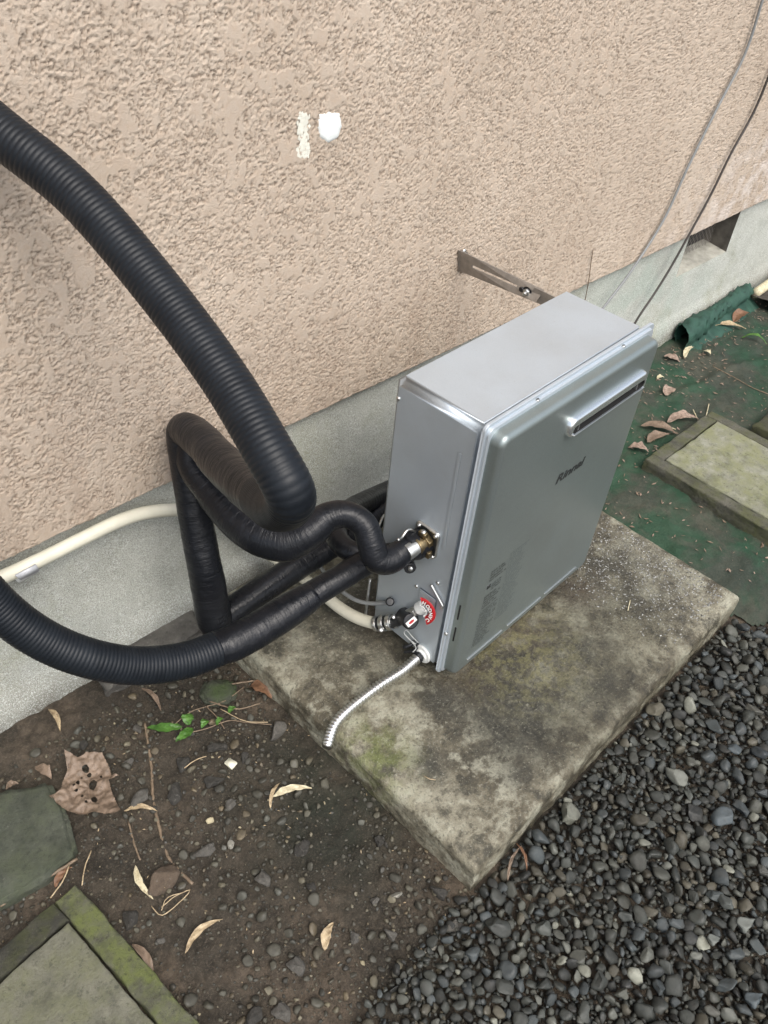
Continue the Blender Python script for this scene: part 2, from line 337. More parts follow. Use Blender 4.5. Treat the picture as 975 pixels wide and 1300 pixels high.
def leafmat(name, a, b, sc=60, rough=.6):
    t = MT(name, rough); t.to('Base Color', t.mix(t.ramp(t.noise(170, 4, .8), [(.52, 0), (.66, .7)]), t.ramp(t.noise(sc, 5), [(.3, a), (.7, b)]), tuple(np.array(a)*.45))); t.bump(t.noise(200, 4), .0006); return t.m
L_TAN = leafmat('dry_tan_leaf', (.26, .19, .11), (.50, .40, .25), 90); L_PALE = leafmat('pale_straw_leaf', (.44, .38, .24), (.66, .60, .42), 90)
L_BRN = leafmat('dead_brown_leaf', (.12, .085, .058), (.24, .175, .125), 45); L_ORG = leafmat('rust_leaf', (.12, .06, .032), (.23, .125, .07))
L_GRN = leafmat('fresh_green_leaf', (.035, .10, .012), (.08, .19, .03), 60, .45); TWIG = leafmat('dry_twig_bark', (.12, .085, .055), (.24, .18, .12)); L_PINK = leafmat('pinkish_dry_leaf', (.16, .11, .08), (.40, .30, .24), 90)
# ------------------------------------------------------------------ ground
def gz(x, y):
    z = -.098 + .010*(fbm(x*5, y*5, 3)-.5) + .013*(fbm(x*28, y*28, 9)-.5) + .008*(fbm(x*95, y*95, 5)-.5)
    return z
def axis(a, b, st, far):
    m = np.arange(a, b+st, st); g = []; d = st
    p = b
    while p < far: d *= 1.35; p += d; g.append(p)
    h = []; d = st; p = a
    while p > -far: d *= 1.35; p -= d; h.append(p)
    return np.r_[h[::-1], m, g]
def grid(xs, ys, f):
    X, Y = np.meshgrid(xs, ys, indexing='ij'); V = np.stack(f(X, Y), -1).reshape(-1, 3); ny = len(ys)
    i = np.arange(len(xs)-1)[:, None]; j = np.arange(ny-1)[None, :]
    return V, np.stack([i*ny+j, (i+1)*ny+j, (i+1)*ny+j+1, i*ny+j+1], -1).reshape(-1, 4)
xs = axis(-1.2, 1.2, .006, 60); ys = axis(-1.3, .35, .006, 60)
V, Q = grid(xs, ys, lambda X, Y: (X, Y, gz(X, Y)))
meta(npmesh('ground', V, Q, SOIL), 'damp brown soil with fine grit along the house wall', kind='structure')
# ------------------------------------------------------------------ house wall: stucco and foundation
S0, S1, ZT = -3.0, 6.0, 3.0
house = empty('house_wall', tuple(Wp(0, 0, -.12)), 'rough beige stucco house wall above a grey mortar foundation', 'wall', kind='structure')
ss = np.r_[np.arange(S0, -.72, .05), np.arange(-.72, .95, .0018), np.arange(.95, 2.6, .0042), np.arange(2.6, S1+.1, .08)]
zs = np.r_[np.arange(HF, 1.22, .0018), np.arange(1.22, ZT, .05)]
def stucco_h(s, z):
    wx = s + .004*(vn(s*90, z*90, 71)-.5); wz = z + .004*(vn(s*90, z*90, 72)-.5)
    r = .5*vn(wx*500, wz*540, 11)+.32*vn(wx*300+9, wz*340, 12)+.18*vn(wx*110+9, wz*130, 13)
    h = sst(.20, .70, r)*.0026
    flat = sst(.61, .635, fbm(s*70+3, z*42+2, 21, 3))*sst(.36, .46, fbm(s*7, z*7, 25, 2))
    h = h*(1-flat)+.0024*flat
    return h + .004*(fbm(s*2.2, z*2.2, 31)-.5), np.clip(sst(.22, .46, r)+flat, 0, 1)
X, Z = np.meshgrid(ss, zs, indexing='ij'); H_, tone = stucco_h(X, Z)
edge = .0045*(fbm(ss*30, ss*0, 41, 3)-.5)+.0035*(vn(ss*140, ss*0, 43)-.5)
Zr = Z.copy(); Zr[:, 0] += edge; Zr[:, 1] += edge*.7; Zr[:, 2] += edge*.4
off = -H_; off[:, 0] += .004; off[:, 1] += .0015
# prepend the underside row going back to the foundation
off = np.hstack([np.full((len(ss), 1), .05), off]); Zr = np.hstack([Zr[:, :1]+.001, Zr]); X = np.hstack([X[:, :1], X]); tone = np.hstack([tone[:, :1]*.5, tone])  # underside row toned darker, shade under the lip put in colour
V = X[..., None]*WT + (YW+off)[..., None]*WN; V[..., 2] += Zr
ny = X.shape[1]; i = np.arange(len(ss)-1)[:, None]; j = np.arange(ny-1)[None, :]
Q = np.stack([i*ny+j, (i+1)*ny+j, (i+1)*ny+j+1, i*ny+j+1], -1).reshape(-1, 4)
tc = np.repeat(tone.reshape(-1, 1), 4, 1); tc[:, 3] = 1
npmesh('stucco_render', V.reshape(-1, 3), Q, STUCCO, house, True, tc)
# foundation with its vent opening
FO = .020
vs0, vz1 = Wsz(874.6, 300, FO); vsb, vzb = Wsz(859.6, 351, FO); vs1, _ = Wsz(941.6, 265, FO); vs1b, vz0 = Wsz(921, 321, FO)
VA, VB = (vs0+vsb)/2, (vs1+vs1b)/2; VZ = vz0+.005
fs = np.unique(np.r_[np.arange(S0, -.8, .1), np.arange(-.8, VA-.02, .012), VA-.01, VA, VB, VB+.01, np.arange(VB+.02, 3.2, .012), np.arange(3.2, S1, .15)])
fz = np.unique(np.r_[-.3, np.arange(-.13, VZ-.012, .012), VZ, np.linspace(VZ+.02, HF+.03, 8)])
def found(s, z):
    lip = .016*sst(.01, -.07, z + .03*(fbm(s*4, s*0, 51)-.5)) 
    return FO - .003*(fbm(s*9, z*9, 52)-.5) - lip - .0012*(fbm(s*80, z*80, 53)-.5)
X, Z = np.meshgrid(fs, fz, indexing='ij'); off = found(X, Z)
V = X[..., None]*WT + (YW+off)[..., None]*WN; V[..., 2] += Z; V = V.reshape(-1, 3)
ny = len(fz); F = []
for a in range(len(fs)-1):
    for b in range(ny-1):
        if fs[a] >= VA-1e-6 and fs[a+1] <= VB+1e-6 and fz[b] >= VZ-1e-6: continue
        F.append((a*ny+b, (a+1)*ny+b, (a+1)*ny+b+1, a*ny+b+1))
npmesh('foundation', V, F, MORTAR, house)
def quad(name, pts, mat, par, sub=6):
    bm = bmesh.new(); f = bm.faces.new([bm.verts.new(tuple(p)) for p in pts]); bmesh.ops.subdivide_edges(bm, edges=bm.edges[:], cuts=sub, use_grid_fill=True)
    return bmobj(name, bm, mat, par)
dep = .11; e_ = FO+.0005
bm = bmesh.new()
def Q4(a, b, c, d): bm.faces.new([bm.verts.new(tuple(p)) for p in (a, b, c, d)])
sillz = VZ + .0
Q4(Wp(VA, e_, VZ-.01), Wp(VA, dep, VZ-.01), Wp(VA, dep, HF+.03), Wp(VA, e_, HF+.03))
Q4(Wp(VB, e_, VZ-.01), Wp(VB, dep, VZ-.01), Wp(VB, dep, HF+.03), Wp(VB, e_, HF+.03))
vo = bmobj('vent_reveal', bm, SHADEDM, house, False)
bm = bmesh.new(); Q4(Wp(VA, e_-.0008, VZ-.0008), Wp(VB, e_-.0008, VZ-.0008), Wp(VB, dep, VZ+.010), Wp(VA, dep, VZ+.010)); bmobj('vent_sill', bm, SILLM, house, False)
bm = bmesh.new(); Q4(Wp(VA-.02, dep-.001, VZ-.03), Wp(VB+.02, dep-.001, VZ-.03), Wp(VB+.02, dep-.001, HF+.06), Wp(VA-.02, dep-.001, HF+.06)); bmobj('vent_void', bm, DARK, house, False)  # black sheet painted as the unlit depth of the vent
# wire mesh in the vent: one thing
vm = empty('vent_grille', tuple(Wp((VA+VB)/2, .07, VZ)), 'crossed thin wire mesh in the dark foundation vent under the stucco', 'vent grille')
bm = bmesh.new()
def bar(a, b, r):
    a, b = Vector(a), Vector(b); g = bmesh.ops.create_cone(bm, cap_ends=False, segments=5, radius1=r, radius2=r, depth=(b-a).length)
    bmesh.ops.transform(bm, matrix=Matrix.Translation((a+b)/2) @ (b-a).to_track_quat('Z', 'Y').to_matrix().to_4x4(), verts=g['verts'])
zz0, zz1 = VZ+.006, HF+.02
k = VA-.1
while k < VB:
    for sgn in (1, -1):
        s0, s1 = (k, k+(zz1-zz0)) if sgn > 0 else (k+(zz1-zz0), k)
        # clip to the opening
        t0, t1 = 0., 1.
        A, B = s0, s1; lo, hi = sorted(((VA-A)/(B-A), (VB-A)/(B-A))); t0, t1 = max(0, lo), min(1, hi)
        if t1 > t0: bar(Wp(A+(B-A)*t0, .085, zz0+(zz1-zz0)*t0), Wp(A+(B-A)*t1, .085, zz0+(zz1-zz0)*t1), .0007)
    k += .020
bmobj('wire_mesh', bm, BRACK, vm)
# putty marks on the stucco
def patch(name, pxs, mat, th=.0035, label=None, n=40, rough=.12, seed=0, par=None, ragged=.0):
    c = np.mean([Wsz(*q) for q in pxs], 0); pts = [np.array(Wsz(*q)) for q in pxs]
    out = []
    for i in range(len(pts)):
        a, b = pts[i], pts[(i+1) % len(pts)]
        for t in np.linspace(0, 1, 8, endpoint=False):
            q = a+(b-a)*t; d = q-c; q = c+d*(1+rough*(noise.noise(Vector((q[0]*180+seed, q[1]*180, seed)))))
            out.append(q)
    V = []; F = []; R = [(1.0, 0), (.93, .7), (.75, 1), (.4, 1.05)]
    for k, h in R:
        for q in out:
            z = c+(q-c)*k; hh = (h*th + .0006*noise.noise(Vector((z[0]*90, z[1]*90, 3))))
            V.append(Wp(z[0], -.0012-hh, z[1]))
    m = len(out)
    for r in range(3):
        for i in range(m): F.append((r*m+i, r*m+(i+1) % m, (r+1)*m+(i+1) % m, (r+1)*m+i))
    V.append(Wp(c[0], -.0012-th*1.05, c[1]))
    for i in range(m): F.append((3*m+i, 3*m+(i+1) % m, 4*m))
    o = mesh(name, V, F, mat, par); return o
o = patch('putty_patch', [(402, 158), (404, 145), (416, 141), (430, 143), (433, 160), (428, 174), (415, 182), (404, 173)], PUTTY, .0035, seed=4, rough=.04)
meta(o, 'round bright white filler blob stuck on the beige stucco', 'wall patch')
sm = empty('paint_smear', tuple(Wr(383, 172)), 'narrow upright smear of worn white paint left of the round filler blob', 'paint mark')
bm = bmesh.new()
for q in range(300):
    u = 384+rng.normal(0, 3.6); u = min(max(u, 376), 391) if rng.random() < .9 else u; v = rng.uniform(143, 199)
    if 165 < v < 180 and rng.random() < .4: continue
    s, z = Wsz(u, v); r = rng.uniform(.0012, .0032)
    vs = [bm.verts.new(tuple(Wp(s+r*math.cos(a)*rng.uniform(.6, 1.2), -.0016-rng.uniform(.0008, .002), z+1.6*r*math.sin(a)*rng.uniform(.6, 1.2)))) for a in np.linspace(0, 2*np.pi, 7, endpoint=False)]
    cen = bm.verts.new(tuple(Wp(s, -.0036, z)))
    for i in range(7): bm.faces.new((vs[i], vs[(i+1) % 7], cen))
bmobj('smear_flakes', bm, OLDWHITE, sm)['kind'] = 'stuff'
# short dark crack/wire above the unit
tube('twig_on_wall', [Wr(753, 317, -.004), Wr(750, 335, -.006), Wr(748, 352, -.008), Wr(744, 375, -.006), Wr(738, 400, -.01)], .0014, TWIG, seg=6, step=.01)
meta(bpy.data.objects['twig_on_wall'], 'short thin dark stem against the stucco just above the back corner of the water heater', 'stem')
# ------------------------------------------------------------------ slabs
def slabmesh(name, x0, x1, y0, y1, top, th, r, res, mat, parent=None, rot=0, org=(0, 0), amp=.002, seed=0, chip=.004):
    def ax(a, b):
        p = []; d = []
        for z in np.linspace(th, r, max(2, int(th/res)))[:-1]: p.append(0.); d.append(z)
        for t in np.linspace(0, np.pi/2, 5): p.append(r*(1-math.cos(t))); d.append(r*(1-math.sin(t)))
        m = np.arange(a+r+res, b-r-res*.5, res)
        return np.r_[a+np.array(p), m, (b-np.array(p))[::-1]], np.r_[d, m*0, d[::-1]]
    xs, dx = ax(x0, x1); ys, dy = ax(y0, y1)
    X, Y = np.meshgrid(xs, ys, indexing='ij'); D = np.maximum(dx[:, None], dy[None, :])
    Zc = top-D + amp*(fbm(X*18, Y*18, seed)-.5)*2 + amp*.35*(fbm(X*120, Y*120, seed+3)-.5)
    # uneven edges
    e = np.minimum(np.minimum(X-x0, x1-X), np.minimum(Y-y0, y1-Y)); k = sst(.03, 0, e)
    Xn = X + k*chip*(fbm(X*30+D*60, Y*30, seed+7)-.5)*2; Yn = Y + k*chip*(fbm(X*30, Y*30+D*60, seed+8)-.5)*2
    c, s = math.cos(rot), math.sin(rot)
    V = np.stack([org[0]+Xn*c-Yn*s, org[1]+Xn*s+Yn*c, Zc], -1).reshape(-1, 3); ny = len(ys)
    i = np.arange(len(xs)-1)[:, None]; j = np.arange(ny-1)[None, :]
    Q = np.stack([i*ny+j, (i+1)*ny+j, (i+1)*ny+j+1, i*ny+j+1], -1).reshape(-1, 4)
    return npmesh(name, V, Q, mat, parent)
SA = -0.0172
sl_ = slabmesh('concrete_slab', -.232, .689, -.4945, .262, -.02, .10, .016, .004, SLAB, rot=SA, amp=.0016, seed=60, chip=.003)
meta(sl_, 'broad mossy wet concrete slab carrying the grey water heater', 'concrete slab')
# rough mortar ledge at the foot of the wall left of the slab
fo = slabmesh('footing_ledge', -.47, -.236, .236, .33, -.060, .06, .012, .006, ROCKM, rot=WA, amp=.006, seed=80, chip=.014)
meta(fo, 'rough mortar footing ledge at the foot of the wall left of the slab', 'footing', kind='structure')
# pavers with an inset panel
def framed(name, x0, x1, y0, y1, bw, top, th, mats, matp, rot, label):
    """mats: border materials for (-x, +x, -y, +y) sides."""
    root = empty(name, (x0, y0, top-th), label, 'paver')
    o = (x1, y1); c, s = math.cos(rot), math.sin(rot)
    def part(nm, a0, a1, b0, b1, m, tp, seed, r=.004):
        return slabmesh(nm, a0-x1, a1-x1, b0-y1, b1-y1, tp, th, r, .005, m, root, rot, o, .0012, seed, .003)
    part('border', x0, x0+bw, y0, y1, mats[0], top, 101); part('border', x1-bw, x1, y0, y1, mats[1], top-.0008, 102)
    part('border', x0+bw+.001, x1-bw-.001, y0, y0+bw, mats[2], top+.0004, 103); part('border', x0+bw+.001, x1-bw-.001, y1-bw, y1, mats[3], top-.0004, 104)
    part('inset_panel', x0+bw+.0045, x1-bw-.0045, y0+bw+.0045, y1-bw-.0045, matp, top+.0015, 106, .003)
    return root
framed('framed_paver', .985, 1.345, -.50, -.092, .036, -.052, .06, (FRAME_R, FRAME_R, FRAME_R, FRAME_R), PANEL_L, -.03, 'framed concrete paver with pale lichen panel on the green mat right of the water heater')
framed('framed_paver', -1.07, -.707, -.42, -.035, .040, -.075, .05, (FRAME_D, FRAME_Y, FRAME_D, FRAME_D), PANEL_G, .06, 'framed concrete paver with bright green moss along its right border, bottom left corner')

o = slabmesh('dark_paver', 1.39, 1.75, -.62, -.165, -.058, .05, .006, .008, FRAME_D, rot=-.03, seed=120)
meta(o, 'plain dark paver just beyond the framed paver at the right edge', 'paver')
def polystone(name, pxs, z, th, mat, label, cat, rough=.004, sub=3):
    bm = bmesh.new(); P = [G(*q, z) for q in pxs]; f = bm.faces.new([bm.verts.new((p[0], p[1], z-th)) for p in P])
    r = bmesh.ops.extrude_face_region(bm, geom=[f]); vs = [g for g in r['geom'] if isinstance(g, bmesh.types.BMVert)]
    for v in vs: v.co.z = z
    bmesh.ops.bevel(bm, geom=[e for e in bm.edges], offset=.008, segments=3, affect='EDGES', clamp_overlap=True)
    bmesh.ops.triangulate(bm, faces=[f for f in bm.faces if len(f.verts) > 4])
    for _ in range(sub): bmesh.ops.subdivide_edges(bm, edges=[e for e in bm.edges if e.calc_length() > .008], cuts=1, use_grid_fill=True)
    for v in bm.verts:
        n = noise.noise(v.co*45)*rough + noise.noise(v.co*140)*rough*.3; v.co += Vector((n*.6, n*.6, n*.6))
    return meta(bmobj(name, bm, mat), label, cat)
polystone('stepping_stone', [(-60, 1020), (0, 1003), (62, 990), (84, 1028), (97, 1078), (58, 1112), (0, 1146), (-60, 1175)], -.068, .05, PAVG, 'flat mossy green grey stepping stone above the framed paver, left edge', 'stepping stone')
polystone('mossy_stone', [(250, 876), (262, 862), (292, 858), (303, 872), (296, 888), (262, 893)], -.080, .04, MOSSROCK, 'small mossy green stone under the lower black hose beside the slab', 'stone', .006, 2)
# ------------------------------------------------------------------ green mat
def matz(x, y):
    z = gz(x, y) + .007
    z = z + .010*np.exp(-((y+.02+.10*(x-.9)+.02*np.sin(x*9))/.012)**2)*sst(.72, .8, x)*sst(1.02, .95, x)
    z = z + .008*np.exp(-((y-.02+.25*(x-1.55)+.015*np.sin(x*14))/.014)**2)*sst(1.32, 1.45, x)*sst(1.9, 1.75, x)
    return z + .006*(fbm(x*14, y*9, 131)-.5)
xs = np.arange(.66, 2.7, .008); ys = np.arange(-.95, .275, .008)
V, Q = grid(xs, ys, lambda X, Y: (X, Y, matz(X, Y)))
cx = V[Q].mean(1); x_, y_ = cx[:, 0], cx[:, 1]
bound = -.56 - .42*(x_-.69) + .02*(vn(x_*25, x_*0, 8)-.5)
keep = (y_ > bound) & (x_ > .672+.02*(y_ < -.51)) 
Q = Q[keep]
o = npmesh('ground_mat', V, Q, MAT); meta(o, 'green weed mat half covered with dirt, right of the concrete slab', 'ground mat')
# rolled up edge of the mat against the foundation
P0, P1 = Wp(1.655, -.035, -.055), Wp(2.13, -.015, -.045)
def roll(name):
    n = 40; m = 22; V = []; F = []
    for i in range(n+1):
        t = i/n; c = P0*(1-t)+P1*t; R = .036*(1-.35*t)*(1+.12*math.sin(t*9)+.05*noise.noise(Vector((t*8, 0, 0))))
        for j in range(m+1):
            a = math.radians(-60+300*j/m); rr = R*(1-.12*j/m)
            if j == 0: q = c+np.array([0, -.085, -.055])
            else: q = c+np.array([0, -math.cos(a)*rr, math.sin(a)*rr])
            k = noise.noise(Vector((t*22, j*.5, 2)))*.010; V.append(q+np.array([k*1.5-(.02*math.cos(a) if i == 0 else 0), k, k]))
    for i in range(n):
        for j in range(m): F.append((i*(m+1)+j, i*(m+1)+j+1, (i+1)*(m+1)+j+1, (i+1)*(m+1)+j))
    return mesh(name, V, F, MATG)
meta(roll('rolled_mat'), 'clean green mat edge rolled into a tube against the foundation behind the water heater', 'mat roll')
tube('bamboo_pole', [Wp(2.13, -.045, -.045), Wp(2.5, -.05, -.01), Wp(3.3, -.05, .03)], .017, L_PALE, seg=14, step=.03, rfun=lambda s, a, r, P: r*(1+.06*np.exp(-((s % .28-.14)/.008)**2)))
meta(bpy.data.objects['bamboo_pole'], 'pale pole lying along the foundation past the rolled green mat', 'pole')
V, Q = grid(np.linspace(2.12, 2.75, 50), np.linspace(-.07, .17, 26), lambda X, Y: (X, Y, -.07+.03*(fbm(X*9, Y*9, 140)-.3)+.03*np.sin(X*24+Y*9)*.5))
meta(npmesh('crumpled_cloth', V, Q, simple('dark_brown_cloth', (.05, .042, .034), .8, 0, 30, .4, .003, 60)), 'crumpled dark brown cloth on the ground at the far right edge', 'cloth')
# ------------------------------------------------------------------ pebbles: base shapes
def ico(sub):
    bm = bmesh.new(); bmesh.ops.create_icosphere(bm, subdivisions=sub, radius=1); bm.verts.ensure_lookup_table()
    V = np.array([v.co[:] for v in bm.verts]); F = np.array([[v.index for v in f.verts] for f in bm.faces]); bm.free(); return V, F
def shapes(sub, n, amp, seed):
    V, F = ico(sub); out = []
    for k in range(n):
        o = Vector((k*7.3+seed, 0, 0)); W = V.copy()
        for _ in range(10):                                # planar chips make it angular
            d = rng.normal(size=3); d /= np.linalg.norm(d); h = rng.uniform(.38, .85); x = W@d; W -= np.clip(x-h, 0, None)[:, None]*d*.97
        sc = np.array([1+amp*noise.noise(Vector(v)*1.3+o) for v in V]); W = W*sc[:, None]; out.append(W/np.abs(W).max())
    return out, F
SH1, F1 = shapes(2, 14, .25, 1); SH2, F2 = shapes(3, 10, .28, 50)
def tone_of(n, bias=0):
    base = 1.2*np.array([[.033, .034, .032], [.023, .024, .023], [.046, .045, .040], [.036, .040, .044], [.052, .045, .035], [.068, .067, .061], [.16, .155, .135], [.017, .017, .017]])
    p = np.array([.24, .22, .17, .12, .08, .06, .02, .09]); i = rng.choice(8, n, p=p/p.sum())
    return base[i]*rng.uniform(.65, 1.5, (n, 1))*np.array([.98, 1.03, .96])
def rotm(a, tilt):
    q = Matrix.Rotation(tilt[0], 3, 'X') @ Matrix.Rotation(tilt[1], 3, 'Y') @ Matrix.Rotation(a, 3, 'Z'); return np.array(q)
def scatter(name, P, r, mat, label, SH=None, FF=None, flat=(.45, .75), tilt=.5, tones=None, emb=.2):
    SH = SH or SH1; FF = F1 if FF is None else FF; n = len(P); nv = len(SH[0]); V = np.zeros((n, nv, 3), np.float32)
    tn = tones if tones is not None else tone_of(n)
    for k in range(n):
        s = np.array([1., rng.uniform(.62, .92), rng.uniform(*flat)])*r[k]
        M = rotm(rng.uniform(0, 6.28), rng.normal(0, tilt, 2)); V[k] = (SH[rng.integers(len(SH))]*s)@M.T + P[k] + np.array([0, 0, s[2]*(1-emb)])
    F = (FF[None]+np.arange(n)[:, None, None]*nv).reshape(-1, 3)
    c = np.ones((n, nv, 4), np.float32); c[..., :3] = tn[:, None, :]
    o = npmesh(name, V.reshape(-1, 3), F, mat, None, False, c.reshape(-1, 4)); o['kind'] = 'stuff'; o['label'] = label; return o
def pack(inside, dist, bounds, n, dens, radii, tries=1, seed=0, occupied=None):
    rg = np.random.default_rng(seed); cell = .05; H = {}; P = []; R = []
    def add(x, y, r): H.setdefault((int(x//cell), int(y//cell)), []).append((x, y, r))
    for q in (occupied or []): add(*q)
    rs = np.sort(radii(rg, n))[::-1]
    for r in rs:
        for _ in range(tries):
            x, y = rg.uniform(bounds[0], bounds[1]), rg.uniform(bounds[2], bounds[3])
            if not inside(x, y, rg, r): continue
            a, b = int(x//cell), int(y//cell); ok = True
            for i in (-1, 0, 1):
                for j in (-1, 0, 1):
                    for (X, Y, R_2) in H.get((a+i, b+j), ()):
                        if (x-X)**2+(y-Y)**2 < (dens*(r+R_2))**2: ok = False; break
                    if not ok: break
                if not ok: break
            if ok: add(x, y, r); P.append((x, y)); R.append(r); break
    return np.array(P), np.array(R)
cs_, sn_ = math.cos(SA), math.sin(SA)
def slabloc(x, y): return x*cs_+y*sn_, -x*sn_+y*cs_
gA, gB = G(596, 1120)[:2], G(520, 1330)[:2]; gN = np.array([(gB-gA)[1], -(gB-gA)[0]]); gN = gN/np.linalg.norm(gN)
if (G(900, 1200)[:2]-gA)@gN < 0: gN = -gN
def in_gravel(x, y, rg, r=.008):
    a, b = slabloc(x, y)
    if a > -.245 and a < .70 and b > -.500-r*.6: return False
    if y > -.56-.42*(x-.69)-.012 and x > .66: return False
    if b > -.495: return False
    d = (x-gA[0])*gN[0]+(y-gA[1])*gN[1]
    return d > rg.normal(.0, .065)
big_c = G(960, 1230)[:2]
def rad_g(rg, n): return np.clip(rg.lognormal(math.log(.0070), .40, n), .0036, .021)
def in_g2(x, y, rg, r):
    if not in_gravel(x, y, rg, r): return False
    d = math.hypot((x-big_c[0]), (y-big_c[1])); 
    if r > .0135: return rg.random() < (1.0 if d < .24 or x > .25 else .22)
    return True
# larger individual pebbles on the gravel (placed by hand)
BIG = [(760, 1248, 15), (690, 1252, 12), (835, 1258, 13), (920, 1255, 15), (880, 1252, 12), (945, 1175, 16), (915, 1150, 15), (960, 1205, 15), (930, 1215, 14), (790, 1165, 14), (845, 1143, 12), (905, 1140, 12), (720, 1040, 18), (880, 1140, 10),
       (785, 995, 14), (855, 990, 18), (915, 1045, 20), (880, 1035, 15), (940, 1030, 13), (875, 985, 11), (872, 1010, 10), (830, 905, 14), (862, 925, 12), (905, 925, 13), (932, 875, 12), (940, 800, 11), (960, 960, 14), (930, 955, 12), (855, 1175, 12), (788, 1265, 14), (690, 1180, 14), (630, 1180, 18), (735, 1215, 14),
       (845, 1230, 12), (965, 1110, 14), (955, 1270, 16), (900, 1285, 13), (640, 1255, 14), (740, 1285, 16), (965, 1065, 12), (600, 1215, 13), (820, 1215, 12), (775, 1150, 9), (955, 905, 12), (966, 1010, 12), (905, 1195, 12), (880, 1215, 11)]
occ = []; shp = []
for k, (u, v, rp) in enumerate(BIG):
    P = G(u, v, -.088); d = (P-CAM)@F_; r = rp*d/FPX*1.02; occ.append((P[0], P[1], r*.85))
    sh = SH2[k % len(SH2)]; me_V = (sh*np.array([1, rng.uniform(.65, .85), rng.uniform(.42, .6)])*r)@rotm(rng.uniform(0, 6.3), rng.normal(0, .22, 2)).T
    me_V = me_V - np.array([0, 0, me_V[:, 2].min()])
    tn = np.ones((len(me_V), 4), np.float32); tn[:, :3] = tone_of(1)[0]*1.15 + (np.array([.010, .015, .020]) if u > 880 else 0)
    o = npmesh('pebble', me_V, F2, PEB, None, True, tn); o.location = (P[0], P[1], -.086)
    meta(o, 'smooth dark pebble larger than the gravel around it', 'pebble', 'larger pebbles among the black gravel')
gm_ = 0
P, R = pack(in_g2, None, (-.62, .95, -1.25, -.49), 18000, .66, rad_g, 8, 1, occ)
z = np.full(len(P), -.0895) + rng.uniform(-.004, .006, len(P))
scatter('gravel', np.c_[P, z], R, PEB, 'bed of small wet black gravel in front of the slab', tilt=.5, emb=.15, flat=(.35, .75))
P, R = pack(in_gravel, None, (-.62, .95, -1.25, -.49), 9000, .62, lambda rg, n: np.clip(rg.lognormal(math.log(.0055), .3, n), .003, .01), 3, 2)
scatter('gravel', np.c_[P, np.full(len(P), -.094)], R, PEB, 'finer black gravel filling the gaps between the pebbles', tilt=.8, SH=shapes(1, 8, .2, 9)[0], FF=ico(1)[1])
# grit and small pebbles in the soil
def in_soil(x, y, rg, r=.004):
    a, b = slabloc(x, y)
    if a > -.236 and b > -.50: return False
    if y > .23 - .04*x or x < -.95 or (x < -.70 and y < -.03) : return False
    d = (x-gA[0])*gN[0]+(y-gA[1])*gN[1]; 
    if d > .03: return False
    if d > -.10: return rg.random() < .95
    k = noise.noise(Vector((x*7, y*7, 4)))
    return rg.random() < (.42+1.1*k if r > .0045 else .55+.6*k)
bt = lambda n: np.clip(tone_of(n)*np.array([1.35, 1.15, .88])+.014, 0, 1)
P, R = pack(in_soil, None, (-.95, -.2, -.95, .24), 9000, .85, lambda rg, n: np.clip(rg.lognormal(math.log(.0027), .62, n), .001, .0125), 3, 3)
z = gz(P[:, 0], P[:, 1]); scatter('soil_pebbles', np.c_[P, z], R, PEB, 'scattered small stones and grit half sunk in the brown soil', emb=.45, tones=bt(len(P)), tilt=.3)
# flecks of pale litter
def litter(name, n, fn, mat, label, size=(.003, .009)):
    bm = bmesh.new()
    for _ in range(n):
        x, y, z = fn(); a = rng.uniform(0, 6.28); l = rng.uniform(*size); ww = l*rng.uniform(.12, .45); c, s = math.cos(a), math.sin(a); h = rng.uniform(0, .004)
        v = [bm.verts.new((x+c*p-s*q, y+s*p+c*q, z+.002+k)) for p, q, k in ((-l, 0, h), (0, ww, .001), (l, 0, h*.4), (0, -ww, .001))]
        bm.faces.new(v)
    o = bmobj(name, bm, mat); o['kind'] = 'stuff'; o['label'] = label; return o
def f_soil():
    while 1:
        x, y = rng.uniform(-.9, -.2), rng.uniform(-.8, .22)
        if in_soil(x, y, rng): return x, y, float(gz(np.array([x]), np.array([y]))[0])+.002
litter('soil_litter', 130, f_soil, L_TAN, 'tiny straw flecks on the soil', (.0012, .004))
def f_mat():
    while 1:
        x, y = rng.uniform(.7, 2.3), rng.uniform(-.5, .2)
        if .97 < x < 1.38 and y < -.08: continue
        if rng.random() < (.25+.75*math.exp(-((y-.13)/.09)**2) if x > 1.3 else .35): return x, y, float(matz(np.array([x]), np.array([y]))[0])+.001
litter('mat_litter', 520, f_mat, L_PINK, 'pale chips of dry leaf litter over the green mat', (.0018, .009))
litter('mat_debris', 500, f_mat, L_BRN, 'brown shreds of dead leaf over the green mat', (.002, .010))
bm = bmesh.new()
for _ in range(2600):
    x, y = rng.uniform(.40, .67), rng.uniform(-.47, .0)
    if rng.random() > sst(.36, .55, np.array(x+.25*(y+.3)))*.9+.05: continue
    r0 = rng.uniform(.0006, .0019); a0 = rng.uniform(0, 6.3); q = (x*cs_-y*sn_, x*sn_+y*cs_)
    sx_ = rng.uniform(.7, 2.2); c_, s_ = math.cos(a0), math.sin(a0); z0 = -.0192+rng.uniform(-.0006, .0004)
    top = bm.verts.new((q[0], q[1], z0+r0*.7)); rg_ = []
    for k in range(7):
        a = k*math.pi*2/7; u_, v_ = r0*sx_*math.cos(a), r0*math.sin(a); rg_.append(bm.verts.new((q[0]+u_*c_-v_*s_, q[1]+u_*s_+v_*c_, z0-.0004)))
    for k in range(7): bm.faces.new((rg_[k], rg_[(k+1) % 7], top))
t = MT('glint_drops', .08, spec=.8); t.to('Base Color', t.ramp(t.noise(300, 2), [(.4, (.05, .05, .045)), (.6, (.35, .35, .33))]))  # drops added for wet sparkle, pale glints mottled into their colour
o = bmobj('glint_drops', bm, t.m, recalc=False); o['kind'] = 'stuff'; o['label'] = 'added glossy drops giving wet glints on the right half of the slab'
